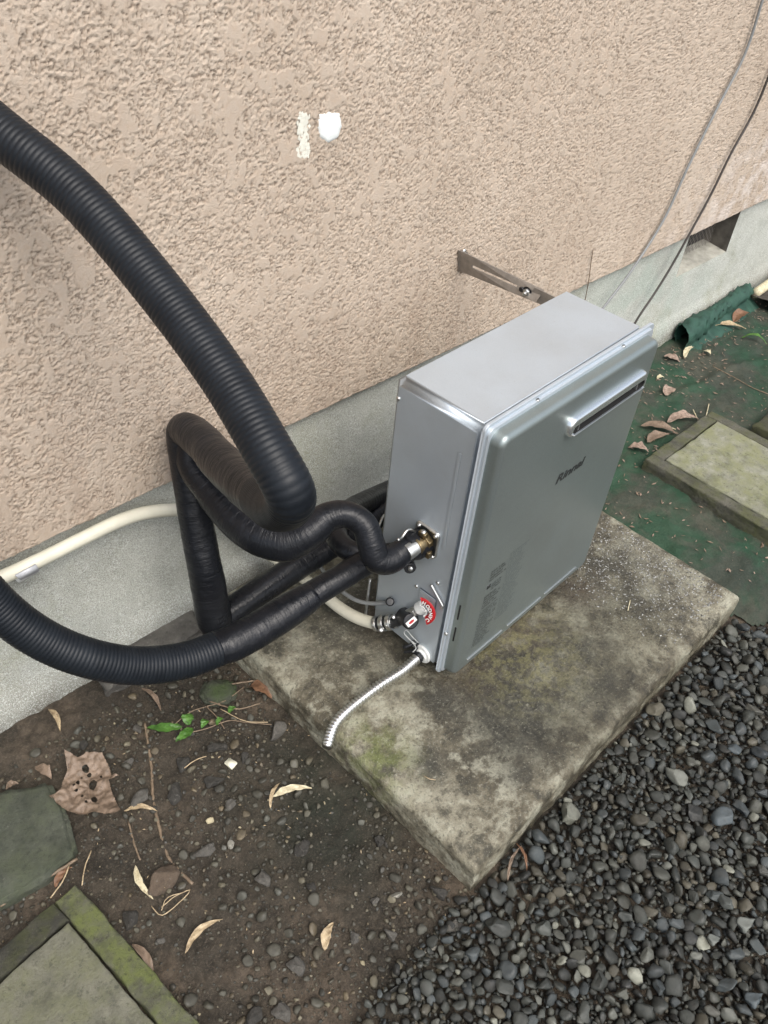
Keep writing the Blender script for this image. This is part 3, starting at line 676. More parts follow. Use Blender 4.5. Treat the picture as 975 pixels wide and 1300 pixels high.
# ------------------------------------------------------------------ leaves, stems, stones
def leaf(u0, v0, u1, v1, wpx, mat, label, z=-.094, lift=.006, curl=.5, cat='leaf', name='dry_leaf', bend=.1, group=None, zf=None):
    a, b = G(u0, v0, z), G(u1, v1, z)
    if zf is not None:
        for q in (a, b): q[2] = zf(q[0], q[1])
    L = np.linalg.norm(b-a); d = (b-a)/L; n = np.cross([0, 0, 1], d); n /= np.linalg.norm(n)
    w_ = wpx*((a-CAM)@F_)/FPX; V = []; F = []; N = 14; K = 4
    for i in range(N+1):
        t = i/N; ww = w_*.5*max(.02, (math.sin(math.pi*t**.8))**.75)*(1+.35*(noise.noise(Vector((u0+t*6, v0, 0))))); c = a+d*L*t+n*math.sin(t*math.pi)*L*bend
        for j in range(-K, K+1):
            q = j/K; V.append(c+n*ww*q+np.array([0, 0, .004+lift*math.sin(t*math.pi)+abs(q)*ww*curl*.6*(1+.5*math.sin(t*11+q))+.002*noise.noise(Vector((t*7+u0, q*2, v0)))+.001*math.sin(t*20+q*3)]))
    m = 2*K+1
    for i in range(N):
        for j in range(m-1): F.append((i*m+j, i*m+j+1, (i+1)*m+j+1, (i+1)*m+j))
    return meta(mesh(name, V, F, mat), label, cat, group)
leaf(348, 876, 383, 919, 13, L_TAN, 'long tan leaf leaning at the left edge of the concrete slab', lift=.012, curl=.3)
leaf(62, 902, 77, 930, 7, L_TAN, 'small curled tan leaf near the foundation on the far left', curl=.9)
leaf(346, 1013, 396, 1002, 10, L_PALE, 'pale straw coloured bamboo leaf lying under a short stick', lift=.003, curl=.15)
leaf(343, 1028, 356, 995, 5, L_TAN, 'short tan stick crossing the pale bamboo leaf', lift=.008, curl=.3, z=-.088, cat='stick', name='bamboo_sheath')
leaf(412, 1208, 423, 1172, 12, L_TAN, 'single tan leaf on the bare soil left of the gravel', curl=.3)
leaf(235, 1212, 283, 1168, 9, L_TAN, 'curved tan leaf on the soil right of the bottom left paver', curl=.35, bend=.14)
leaf(172, 1100, 195, 1143, 8, L_PALE, 'pale curled leaf beside the brown rock', curl=.7, bend=-.1)
leaf(168, 1200, 196, 1245, 10, L_BRN, 'reddish brown leaf by the moss covered paver border', curl=.6)
leaf(158, 1031, 200, 1031, 7, L_TAN, 'short tan leaf blade right of the large holed leaf', curl=.3)
leaf(318, 872, 345, 888, 22, L_ORG, 'rust coloured curled leaf against the slab corner under the hoses', curl=.8, lift=.012)
leaf(45, 975, 66, 990, 13, L_BRN, 'small pinkish brown leaf scrap left of the large holed leaf', curl=.3)
leaf(8, 1003, 24, 996, 9, L_BRN, 'tiny brown leaf on the rim of the flat green stepping stone', curl=.3, z=-.066)
leaf(70, 1128, 92, 1102, 10, L_ORG, 'small rust leaf between the stepping stone and framed paver', curl=.4)
leaf(180, 875, 205, 905, 6, L_BRN, 'thin brown blade under the lower hose', curl=.3)
mz = lambda x, y: float(matz(np.array([x]), np.array([y]))[0])+.004
leaf(843, 505, 856, 497, 15, L_PINK, 'small pale pink leaf alone on the mat beside the heater handle', curl=.4, zf=mz)
leaf(845, 541, 886, 537, 15, L_PINK, 'large curled pinkish leaf at the back corner of the framed paver', curl=.35, lift=.014, zf=mz)
leaf(812, 545, 858, 556, 15, L_BRN, 'brown curled leaf in the pile left of the framed paver', curl=.35, lift=.010, zf=mz)
leaf(820, 566, 848, 556, 14, L_BRN, 'darker brown leaf lowest in the pile beside the paver', curl=.35, lift=.006, zf=mz)
leaf(796, 572, 822, 578, 13, L_PINK, 'small pink leaf tucked between the heater front and the framed paver', curl=.35, lift=.010, zf=mz)
leaf(885, 430, 912, 412, 12, L_TAN, 'broad tan leaf in the litter next to the rolled mat', curl=.5, lift=.006, zf=mz)
leaf(900, 418, 946, 420, 10, L_TAN, 'long tan leaf behind the broad one near the rolled mat', curl=.5, lift=.007, zf=mz)
leaf(912, 400, 940, 402, 10, L_PINK, 'pink leaf nearest the dark crumpled cloth', curl=.5, lift=.006, zf=mz)
leaf(930, 412, 950, 402, 14, L_ORG, 'rust brown crumpled leaf in front of the dark cloth', curl=.7, lift=.010, zf=mz)
leaf(868, 457, 882, 441, 7, L_PALE, 'narrow pale blade on the mat below the rolled edge', curl=.3, zf=mz)
leaf(892, 448, 901, 453, 7, L_PALE, 'tiny cream leaf chip in the middle of the green mat', curl=.2, zf=mz)
leaf(842, 455, 862, 462, 13, L_PINK, 'crumpled pink leaf just behind the top right corner of the heater', curl=.35, zf=mz)
leaf(833, 484, 842, 482, 6, L_PALE, 'little white leaf chip beside the heater cover edge', curl=.3, zf=mz)
leaf(940, 432, 972, 440, 6, L_GRN, 'green grass blade beside the litter at the right edge', curl=.3, lift=.02, zf=mz, cat='grass blade', name='grass_blade')
leaf(655, 1072, 668, 1108, 4, L_ORG, 'thin rust coloured sheath against the front edge of the slab', curl=.4, z=-.08, cat='stem', name='dry_sheath')
leaf(644, 1120, 662, 1075, 4, L_BRN, 'brown sheath crossing the rust coloured one by the slab', curl=.4, z=-.078, cat='stem', name='dry_sheath')
# square white chip
o = polystone('paper_chip', [(284, 968), (291, 961), (302, 968), (294, 978)], -.086, .003, simple('ivory_chip', (.72, .70, .56), .7), 'small square ivory chip on the dark soil', 'chip', .001, 0)
# the big holed leaf
def bigleaf():
    px = [(84, 960), (100, 966), (110, 959), (131, 960), (139, 975), (142, 984), (153, 987), (139, 992), (143, 1008), (156, 1038), (146, 1041), (120, 1036), (104, 1037), (88, 1034), (74, 1024), (64, 1016), (78, 1006), (80, 990), (86, 980)]
    P = [G(*q, -.08)[:2] for q in px]; c = np.mean(P, 0)
    holes = [(109, 977, 3.6), (118, 996, 4.6), (99, 994, 1.8), (97, 1004, 1.7), (94, 998, 1.3), (105, 1012, 1.3), (120, 1016, 3), (113, 983, 2.2), (110, 1020, 1.2), (104, 988, 1.1), (128, 985, 1.4)]
    Hh = [(G(a, b, -.08)[:2], r*1.3/FPX*1.3) for a, b, r in holes]
    def ins(x, y):
        k = False; n = len(P)
        for i in range(n):
            a, b = P[i], P[(i+1) % n]
            if (a[1] > y) != (b[1] > y) and x < (b[0]-a[0])*(y-a[1])/(b[1]-a[1])+a[0]: k = not k
        return k and all(math.hypot((x-h[0]), (y-h[1])) > r for h, r in Hh)
    lo = np.min(P, 0); hi = np.max(P, 0); st = .0014; X = np.arange(lo[0], hi[0], st); Y = np.arange(lo[1], hi[1], st)
    bm = bmesh.new(); D = {}
    def vt(i, j):
        if (i, j) not in D:
            x, y = X[0]+i*st, Y[0]+j*st; r = math.hypot(x-c[0], y-c[1])
            D[i, j] = bm.verts.new((x, y, -.083+.010*noise.noise(Vector((x*38, y*38, 1)))+.004*noise.noise(Vector((x*110, y*110, 5)))+3.2*r*r+.003*abs(math.sin(math.atan2(y-c[1], x-c[0])*3))))
        return D[i, j]
    for i in range(len(X)):
        for j in range(len(Y)):
            if ins(X[i]+st/2, Y[j]+st/2): bm.faces.new((vt(i, j), vt(i+1, j), vt(i+1, j+1), vt(i, j+1)))
    for _ in range(2): bmesh.ops.smooth_vert(bm, verts=[v for v in bm.verts if v.is_boundary], factor=.5, use_axis_x=True, use_axis_y=True, use_axis_z=False)
    return bmobj('dead_leaf', bm, L_BRN, recalc=False)
bl = bigleaf(); meta(bl, 'large crumpled brown leaf full of insect holes beside the stepping stone', 'leaf')
r_ = G(84, 960, -.075); tube('stalk', [G(88, 975, -.07), G(85, 962, -.068), G(82, 955, -.06)], .0012, L_BRN, bl, 6, .004)
# weed with green leaves
wd = empty('weed', tuple(G(265, 915)), 'creeping weed with fresh green leaves on the soil below the lower hose', 'weed')
def wl_(u, v, u2, v2, w_): 
    o = leaf(u, v, u2, v2, w_, L_GRN, None, z=-.088, lift=.008, curl=.25, cat=None, name='leaf_blade'); o.parent = wd; o.matrix_parent_inverse = Matrix.Translation(-wd.location)
wl_(232, 924, 187, 925, 13); wl_(238, 922, 243, 908, 15); wl_(245, 926, 223, 943, 13); wl_(262, 915, 256, 926, 10); wl_(290, 908, 300, 900, 7); wl_(275, 922, 284, 914, 7)
for pts in ([(212, 928), (240, 905), (262, 897), (285, 890), (310, 872)], [(232, 932), (262, 925), (290, 915), (312, 917), (345, 920)], [(262, 897), (275, 910), (285, 925)]):
    tube('stem', [G(*q, -.088) for q in pts], .0011, TWIG, wd, 6, .006)
def stem(name, pts, r, mat, label, z=-.092, cat='twig'):
    meta(tube(name, [G(*q, z) for q in pts], r, mat, seg=7, step=.006, rfun=lambda s, a, R, P: R*(1+.25*np.sin(s*300+a))), label, cat)
stem('root', [(184, 918), (192, 972), (194, 1010), (201, 1045), (212, 1085), (232, 1110), (245, 1122)], .0028, TWIG, 'long thin root running down the soil right of the large holed leaf', -.096, 'root')
stem('root', [(163, 1042), (170, 1070), (178, 1092)], .0017, TWIG, 'short pale root hair below the large holed leaf', -.094, 'root')
stem('dry_string', [(192, 1150), (205, 1162), (225, 1148), (242, 1130), (222, 1138), (205, 1152)], .0009, L_TAN, 'loop of dry string below the brown rock', -.090, 'string')
stem('dry_string', [(205, 1156), (212, 1140), (232, 1133)], .0008, L_TAN, 'short end of dry string touching the string loop', -.086, 'string')
stem('twig', [(0, 1150), (35, 1128), (70, 1108), (98, 1090)], .0026, TWIG, 'long brown twig between the stepping stone and the framed paver', -.082)
stem('twig', [(64, 1140), (80, 1118), (88, 1098)], .0012, L_TAN, 'straw stalk crossing near the long brown twig', -.078)
stem('twig', [(104, 1124), (108, 1100), (116, 1080)], .0011, L_TAN, 'straw stalk standing by the corner of the mossy border', -.078)
stem('twig', [(280, 900), (310, 915), (340, 917)], .0009, L_TAN, 'pale wiry stalk over the soil beside the slab', -.082)
stem('twig', [(234, 975), (248, 965), (262, 960)], .0011, L_TAN, 'short pale straw next to the flat stones', -.09)
stem('twig', [(285, 870), (310, 866), (340, 862)], .0018, TWIG, 'brown twig lying under the hoses by the mossy stone', -.085)
stem('twig', [(265, 890), (300, 900), (330, 893)], .0014, TWIG, 'thin dark twig just below the mossy stone', -.085)
for pts, lb in (([(833, 535), (846, 541), (858, 545)], 'pale curved stalk among the leaves by the paver'), ([(886, 533), (880, 520)], 'short white stalk standing behind the paver corner'), ([(896, 530), (900, 513)], 'taller white stalk standing behind the paver corner')):
    stem('dry_stalk', pts, .0014, L_PALE, lb, -.085, 'stalk')
stem('dry_stalk', [(905, 465), (930, 478), (955, 492), (975, 500)], .0014, TWIG, 'long thin stalk across the far part of the green mat', -.088, 'stalk')
stem('dry_stalk', [(797, 775), (800, 762)], .0011, L_PALE, 'small white straw on the wet right half of the slab', -.016, 'stalk')
stem('dry_stalk', [(538, 985), (545, 989), (553, 990)], .0008, L_TAN, 'tiny straw in the damp patch on the slab front', -.016, 'stalk')
def rockat(u, v, rp, mat, label, asp=.75, ang=0., hgt=.55, emb=.35, cat='stone', k=None):
    P = G(u, v, -.095); r = rp*((P-CAM)@F_)/FPX; i = (u+v) % len(SH2) if k is None else k
    V = (SH2[int(i)]*np.array([1, asp, hgt])*r)@rotm(ang, (.05, .05)).T; V = V+np.array([0, 0, r*hgt*(1-emb)])
    o = npmesh('stone', V, F2, mat); z0 = float(gz(np.array([P[0]]), np.array([P[1]]))[0]); o.location = (P[0], P[1], z0)
    return meta(o, label, cat)
rockat(205, 1118, 25, ROCKB, 'smooth brown rock right of the framed paver, above the loop of dry string', .85, .3, .5)
rockat(352, 933, 17, ROCKM, 'grey speckled rock close to the left edge of the slab', .75, .2)
rockat(375, 1225, 15, ROCKM, 'grey angular rock near the bottom centre of the soil', .85, 1.0)
rockat(356, 1284, 16, ROCKM, 'pale topped grey rock at the bottom edge', .8, 1.2)
rockat(325, 1291, 17, ROCKD, 'dark flat rock left of the pale topped one at the bottom edge', .75, .2)
rockat(273, 992, 17, ROCKD, 'flat dark stone right of the large holed leaf and near the ivory chip', .7, 2.6, .35)
rockat(260, 1081, 16, ROCKM, 'flat grey stone on the open soil below the pale straw leaf', .6, 2.9, .35)
rockat(333, 1117, 13, ROCKM, 'rounded grey stone alone in the middle of the soil', .8, 1.2)
rockat(223, 1008, 16, ROCKD, 'dark stone just right of the root', .7, .9, .45)
rockat(180, 1016, 19, ROCKM, 'broad flat stone left of the root under the tan blade', .6, .2, .35)
rockat(203, 1195, 7, ROCKM, 'small round grey stone close to the moss border', .9, 0)
rockat(165, 1165, 15, ROCKD, 'dark stone beside the mossy paver border below its corner', .8, .4)
rockat(384, 1077, 13, ROCKD, 'dark stone at the edge of the greenish soil', .85, .2)
rockat(497, 1187, 14, ROCKM, 'upright grey stone in the pebbly soil left of the gravel', .65, 1.9)
rockat(450, 1190, 9, ROCKM, 'small grey stone left of the upright one', .9, 0)
rockat(575, 1176, 16, ROCKM, 'grey brown stone left of the slab front corner', .65, 2.8, .5)
rockat(558, 1136, 18, ROCKD, 'long black stone tucked beside the slab front corner', .6, 2.0, .5, .2)
rockat(603, 1178, 13, ROCKB, 'brownish stone below the slab front corner', .75, .4)
rockat(505, 1137, 10, ROCKL, 'elongated pale stone on the soil left of the slab corner', .45, 2.7)
rockat(475, 1144, 9, ROCKM, 'small blue grey stone left of the elongated pale one', .8, .2)
rockat(547, 1206, 10, ROCKL, 'small light grey stone near the edge of the gravel', .6, 2.9)
rockat(162, 972, 12, ROCKM, 'half buried stone above the tip of the large holed leaf', .8, .2)
rockat(108, 948, 9, ROCKD, 'small dark stone above the large holed leaf', .8, .9)
rockat(278, 950, 16, ROCKD, 'flat dark stone just above the ivory chip', .6, 2.9, .35)
rockat(232, 968, 14, ROCKD, 'dark stone below the weed leaves', .7, .4, .4)
rockat(176, 926, 9, ROCKM, 'upright little stone at the top of the root', .7, 1.5)
rockat(310, 965, 9, ROCKD, 'small dark stone right of the ivory chip', .8, .5)
rockat(294, 1072, 8, ROCKL, 'light speckled pebble between the two grey stones on the soil', .8, 1)
rockat(482, 1070, 10, ROCKD, 'dark round stone in the shade of the slab edge', .8, .6)
rockat(294, 1022, 10, ROCKM, 'rounded stone below the ivory chip', .9, .6)
rockat(395, 1125, 9, ROCKD, 'small dark stone under the dark edge stone', .8, .6)
rockat(787, 1008, 0.1, ROCKL, 'x') if False else None
# ------------------------------------------------------------------ the water heater
W_, DB, D_, H_U = .4741, .1904, .2206, .5908
wh = empty('water_heater', (0, 0, 0), 'silver grey outdoor gas water heater standing on the mossy concrete slab', 'water heater')
box('body', (0, -DB, 0), (W_, 0, H_U), BODY, wh, .015, seg=5)
box('base_foot', (.03, -.17, -.02), (.07, -.02, .004), STEEL, wh, .001); box('base_foot', (W_-.07, -.17, -.02), (W_-.03, -.02, .004), STEEL, wh, .001)
box('base_foot', (.02, -.185, -.02), (W_-.02, -.165, .003), DARK, wh, .001)
def rrect(x0, x1, z0, z1, r, n=6):
    P = []
    for cx, cz, a0 in ((x1-r, z1-r, 0), (x0+r, z1-r, 90), (x0+r, z0+r, 180), (x1-r, z0+r, 270)):
        for k in range(n+1):
            a = math.radians(a0+90*k/n); P.append((cx+r*math.cos(a), cz+r*math.sin(a)))
    return P
def panel(name, x0, x1, z0, z1, rc, prof, mat, parent, cap=True):
    """rounded rectangle lofted along -y: prof = [(y, inset)]"""
    V = []; F = []; m = None
    for y, ins in prof:
        L = rrect(x0+ins, x1-ins, z0+ins, z1-ins, max(rc-ins, .001)); m = len(L); V += [(x, y, z) for x, z in L]
    for r in range(len(prof)-1):
        for i in range(m): F.append((r*m+i, r*m+(i+1) % m, (r+1)*m+(i+1) % m, (r+1)*m+i))
    if cap: F.append(tuple(range((len(prof)-1)*m, len(prof)*m)))
    o = mesh(name, V, F, mat, parent); wnorm(o)
    return o
fl = panel('flange', -.005, W_+.009, -.001, H_U+.0085, .013, [(-DB+.0035, .0), (-DB+.0035, .0), (-DB-.001, 0), (-DB-.0018, .0008), (-DB-.002, .003), (-DB-.002, .01)], BODY, wh)
fl2 = panel('flange_step', .000, W_+.001, .004, H_U+.002, .013, [(-DB-.0015, 0), (-DB-.006, 0), (-DB-.0068, .001), (-DB-.0068, .01)], BODY, wh)
R = .011; prof = [(-DB-.0065, 0.0)] + [(-D_+R-R*math.sin(t), .0015+R*(1-math.cos(t))) for t in np.linspace(0, math.pi/2, 9)] + [(-D_, .03)]
cv = panel('front_cover', .006, W_-.006, .002, H_U-.005, .020, prof, PAINT, wh)
# exhaust outlet bar
ex = panel('exhaust_outlet', .190, .437, .497, .537, .017, [(-D_+.001, 0), (-D_-.006, .001), (-D_-.009, .003), (-D_-.010, .0055)], CHROME, wh, False)
# face of the outlet with the slot
V = []; L0 = rrect(.1955, .4315, .5025, .5315, .0120); L1 = rrect(.2015, .4275, .5050, .5205, .0075)
V = [(x, -D_-.010, z) for x, z in L0]+[(x, -D_-.010, z) for x, z in L1]; m = len(L0)
F = [(i, (i+1) % m, m+(i+1) % m, m+i) for i in range(m)]
mesh('outlet_face', V, F, CHROME, ex, False)
mesh('outlet_slot', [(x, -D_-.0099, z) for x, z in L1]+[(x, -D_-.0015, z) for x, z in L1], [(i, (i+1) % m, m+(i+1) % m, m+i) for i in range(m)]+[tuple(range(m, 2*m))], DARK, ex, False)  # shallow recess coloured black all over for the slot's deep shade
box('outlet_lip', (.203, -D_-.0128, .5025), (.4275, -D_-.0096, .5048), BRIGHT, ex, .0006)
for x in (.405, .22): box('outlet_fin', (x, -D_-.0080, .5052), (x+.003, -D_-.002, .5200), STEEL, ex, .0003)
# lip screws, side screws
for u, v in ((684, 508), (794, 440)):
    P = Ax(u, v, 2, H_U+.003); sc = dome('screw', (P[0], -DB-.0045, H_U+.002), .0042, STEEL, wh, (0, 0, 1), .5)
    box('screw_slot', (P[0]-.003, -DB-.0051, H_U+.0036), (P[0]+.003, -DB-.0040, H_U+.0045), DARK, sc, 0)
for u, v in ((506, 506), (568, 803), (529, 744), (556, 740), (561, 771)):
    P = Ax(u, v, 0, 0); sc = dome('screw', (-.001 if u != 568 else -.0045, P[1], P[2]), .0040, BRIGHT, wh, (1, 0, 0), .6)
# stamped rib on the side
a, b = Ax(584, 575, 0, 0), Ax(566, 700, 0, 0)
rb = box('stamped_rib', (-.0008, a[1]-.0038, b[2]), (.003, a[1]+.0038, a[2]), BODY, wh, .0008, seg=3)
# black slots in the cover side
for (u, v), (u2, v2) in (((583, 768), (578, 785)), ((576, 795), (571, 811))):
    a, b = Ax(u, v, 0, .006), Ax(u2, v2, 0, .006)
    box('side_slot', (.0056, -.2066, b[2]), (.010, -.2036, a[2]), DARK, wh, .0005)
# bottom slots: polished ledges added to catch the sky as edge glints
for (u, v), (u2, v2) in (((594, 832), (638, 795)), ((645, 789), (687, 755)), ((692, 750), (731, 719))):
    a, b = Ax(u, v, 1, -D_), Ax(u2, v2, 1, -D_)
    box('slot_glint_lip', (a[0], -D_-.0022, .0285), (b[0], -D_+.001, .0300), BRIGHT, wh, .0003)
def text(name, body, size, M, mat, parent, shear=0., bold=0., align='LEFT', extr=.0001, sx=1.):
    cu = bpy.data.curves.new(name, 'FONT'); cu.body = body; cu.size = size; cu.shear = shear; cu.offset = bold; cu.extrude = extr; cu.align_x = align; cu.resolution_u = 3
    ob = bpy.data.objects.new(name+'_src', cu); COL.objects.link(ob)
    dg = bpy.context.evaluated_depsgraph_get(); me = bpy.data.meshes.new_from_object(ob.evaluated_get(dg)); bpy.data.objects.remove(ob); bpy.data.curves.remove(cu)
    me.name = name; me.transform(M @ Matrix.Diagonal((sx, 1, 1, 1)))
    me.materials.clear(); return link(name, me, mat, parent, False)
FR = lambda x, z, y=-D_-.0006: Matrix(((1, 0, 0, x), (0, 0, -1, y), (0, 1, 0, z), (0, 0, 0, 1)))
text('logo', 'Rinnai', .0275, FR(.2085, .386), INK, wh, .22, .0007, sx=1.28)
# fine print on the cover
def lines(name, x0, x1, z0, z1, pitch, hgt, mat, seed, fill=.8, dens=.004):
    rg = np.random.default_rng(seed); bm = bmesh.new(); z = z1
    while z > z0:
        x = x0; end = x0+(x1-x0)*rg.uniform(fill*.6, 1)
        while x < end:
            w2 = rg.uniform(.5, 1.0)*dens
            if rg.random() < .85:
                h = hgt*rg.uniform(.6, 1); k = rg.integers(0, 3)
                rects = [(x, z, x+w2*.8, z+h*.28), (x, z+h*.65, x+w2*.8, z+h)] if k == 0 else ([(x, z, x+w2*.28, z+h), (x+w2*.28, z+h*.4, x+w2*.8, z+h*.65)] if k == 1 else [(x+w2*.3, z, x+w2*.55, z+h), (x, z+h*.7, x+w2*.8, z+h*.95)])
                for a, b, c, d in rects: bm.faces.new([bm.verts.new(q) for q in ((a, -D_-.0005, b), (c, -D_-.0005, b), (c, -D_-.0005, d), (a, -D_-.0005, d))])
            x += w2*1.05
        z -= pitch
    o = bmobj(name, bm, mat, wh, False); return o
lines('warning_print', .060, .112, .236, .262, .0075, .0055, INK, 1, 1)
box('warning_mark', (.058, -D_-.0006, .222), (.068, -D_+.0005, .231), INK, wh, 0)
lines('warning_print', .072, .112, .205, .224, .0068, .005, INKS, 2, 1)
lines('warning_print', .056, .108, .168, .198, .0072, .0052, INK, 3, 1)
lines('warning_print', .052, .106, .058, .160, .0048, .0034, INKS, 4, 1, .003)
lines('warning_print', .112, .172, .090, .275, .0052, .0030, simple('faint_print', (.11, .13, .125), .5, 0, 60, .1, 0), 5, 1, .0028)
# mounting plate round the upper connection
C = Ax(543, 684, 0, 0); cy, cz = C[1], C[2]
bm = bmesh.new()
def ringplate(name, cy, cz, hy, hz, th, x, mat, par, rc=.008, ins=.004):
    L = rrect(cy-hy, cy+hy, cz-hz, cz+hz, rc); L2 = rrect(cy-hy+ins, cy+hy-ins, cz-hz+ins, cz+hz-ins, rc*.6); V = [(x, a, b) for a, b in L]+[(x-th, a, b) for a, b in L]+[(x-th, a, b) for a, b in L2]+[(x-th*.4, a, b) for a, b in L2]; m = len(L)
    F = [(r*m+i, r*m+(i+1) % m, (r+1)*m+(i+1) % m, (r+1)*m+i) for r in range(3) for i in range(m)]+[tuple(range(3*m, 4*m))]
    return mesh(name, V, F, mat, par)
pl = ringplate('pipe_plate', cy, cz, .026, .030, .006, 0, STEEL, wh, .008, .0025)
br = empty('brass_connector', (0, cy, cz), 'brass pipe connector with clamp and screws on the left side of the water heater', 'pipe fitting')
cyl('nut', (-.004, cy, cz), (-.016, cy, cz), .0195, BRASS, br, 6, .001)
cyl('collar', (-.014, cy+.001, cz-.001), (-.030, cy+.002, cz-.002), .0165, BRASS, br, 20)
cyl('pipe_end', (-.028, cy+.002, cz-.002), (-.050, cy+.005, cz-.005), .0150, STEEL, br, 20)
for dy, dz in ((-.02, .024), (.018, .024), (-.02, -.026), (.018, -.022)): dome('screw', (-.0062, cy+dy, cz+dz), .0042, BRIGHT, br, (1, 0, 0), .8)
tube('clip', [(-.012, cy+.018, cz+.012), (-.028, cy+.024, cz+.022), (-.045, cy+.022, cz+.016), (-.058, cy+.02, cz+.02)], .0025, BRIGHT, br, 8, .003)
box('clamp_ear', (-.020, cy-.008, cz+.016), (-.010, cy+.008, cz+.026), BRASS, br, .001); dome('clamp_screw', (-.015, cy, cz+.026), .005, BRIGHT, br, (0, 0, 1), .7)
box('clamp_ear', (-.020, cy-.022, cz-.022), (-.010, cy-.012, cz-.008), BRASS, br, .001)
# ------------------------------------------------------------------ black hoses and taped pipes
def corr(s, a, r, P): return r*(1+.032*(np.abs(np.sin(np.pi*s/.0064))**.7-.6)) 
def lumpy(amp, fr, ps):
    def f(s, a, r, P):
        k = amp*(fbm(s*fr+0*a, (np.cos(a)+1)*1.2+0*s, ps, 3)-.5)*2 + amp*.5*(fbm(s*fr*3+0*a, (np.sin(a)+1)*2+0*s, ps+5, 2)-.5)
        lap = .012*(((s+.010*np.sin(a+ps))/.016) % 1.)
        return r*(1+k+lap)
    return f
A4 = lambda L: ([At(u, v, d) for u, v, d, _ in L], [r for *_, r in L])
# upper hose: corrugated arch coming in from the left, taped where it turns down to the slab
hoA = empty('insulated_hose', tuple(At(240, 600, 1.44)), 'thick black corrugated hose arching from the upper left edge into a taped pipe', 'hose')
L = [(-190, 40, .97, .0275), (-90, 96, .96, .0275), (0, 168, .95, .0275), (100, 250, .955, .0270), (200, 366, .955, .0274), (284, 479, .94, .0274), (342, 575, .92, .0276), (367, 622, .925, .0280), (366, 640, .96, .0284), (350, 644, 1.02, .0286), (332, 632, 1.09, .029)]
P, r = A4(L); tube('corrugated_sleeve', P, r, SLEEVE, hoA, 40, .0011, corr)
L = [(342, 638, 1.055, .0280), (325, 626, 1.12, .0300), (290, 597, 1.23, .0302), (258, 562, 1.34, .0295), (238, 546, 1.405, .0290), (233, 556, 1.43, .0285), (239, 600, 1.455, .0285), (250, 665, 1.50, .0290), (262, 730, 1.55, .0315), (272, 782, 1.60, .0335), (279, 796, 1.62, .032)]
P, r = A4(L); tube('tape_wrap', P, r, TAPE, hoA, 36, .003, lumpy(.05, 22, 200))
L = [(272, 790, 1.60, .029), (283, 785, 1.62, .0285), (310, 765, 1.64, .028), (350, 737, 1.68, .0275), (400, 705, 1.74, .0275), (445, 677, 1.79, .0275), (490, 648, 1.86, .0275), (530, 625, 1.93, .0275)]
P, r = A4(L); tube('tape_wrap', P, r, TAPE, hoA, 32, .003, lumpy(.03, 18, 210))
# branch pipe with the S bend
hoC = empty('s_bend_pipe', tuple(At(520, 700, 1.47)), 'black taped pipe with an S bend running into the brass connector', 'pipe')
L = [(240, 560, 1.425, .024), (246, 590, 1.43, .027), (268, 622, 1.425, .030), (300, 658, 1.41, .0325), (330, 680, 1.40, .0335), (362, 687, 1.40, .0335), (390, 676, 1.40, .0295), (415, 657, 1.41, .0245), (440, 653, 1.415, .0225), (462, 666, 1.42, .0225), (471, 690, 1.43, .0235), (478, 709, 1.445, .0245), (495, 711, 1.46, .0245), (513, 699, 1.475, .0225), (527, 691, 1.487, .021)]
P, r = A4(L)
tube('tape_wrap', P, r, TAPE, hoC, 32, .003, lumpy(.035, 20, 220))
P2, r2 = A4([(517, 697, 1.476, .024), (527, 692, 1.484, .027), (536, 688, 1.489, .0255), (541, 685, 1.494, .021)]); tube('tape_collar', P2, r2, TAPE, hoC, 28, .002, lumpy(.09, 50, 230))
# lower hose
hoB = empty('insulated_hose', tuple(At(300, 805, 1.40)), 'black corrugated hose sagging along the foundation low on the left, taped near the heater', 'hose')
L = [(-220, 500, 1.10, .030), (-130, 610, 1.12, .030), (-60, 705, 1.15, .030), (0, 772, 1.20, .030), (55, 812, 1.24, .030), (115, 836, 1.28, .030), (175, 845, 1.33, .030), (235, 838, 1.38, .030), (285, 820, 1.42, .0298)]
P, r = A4(L); tube('corrugated_sleeve', P, r, SLEEVE, hoB, 40, .0012, corr)
L = [(275, 824, 1.412, .0295), (300, 814, 1.43, .0312), (335, 795, 1.455, .0315), (365, 776, 1.475, .0305), (392, 758, 1.495, .0265), (398, 754, 1.50, .0245), (430, 735, 1.52, .0235), (460, 716, 1.54, .0235), (490, 705, 1.545, .0225), (515, 704, 1.54, .021)]
P, r = A4(L); tube('tape_wrap', P, r, TAPE, hoB, 32, .003, lumpy(.045, 24, 240))
Cb = Ax(520, 706, 0, 0); 
lf = empty('lower_connector', (0, Cb[1], Cb[2]), 'black lower pipe connector on the heater side just below the brass one', 'pipe fitting')
cyl('collar', At(505, 704, 1.545), (.0, Cb[1], Cb[2]), .017, BLACKP, lf); dome('screw', At(521, 722, 1.50), .005, STEEL, lf, (-1, -.3, .3)); cyl('cap', At(518, 715, 1.52), At(521, 722, 1.505), .011, BLACKP, lf, 12)
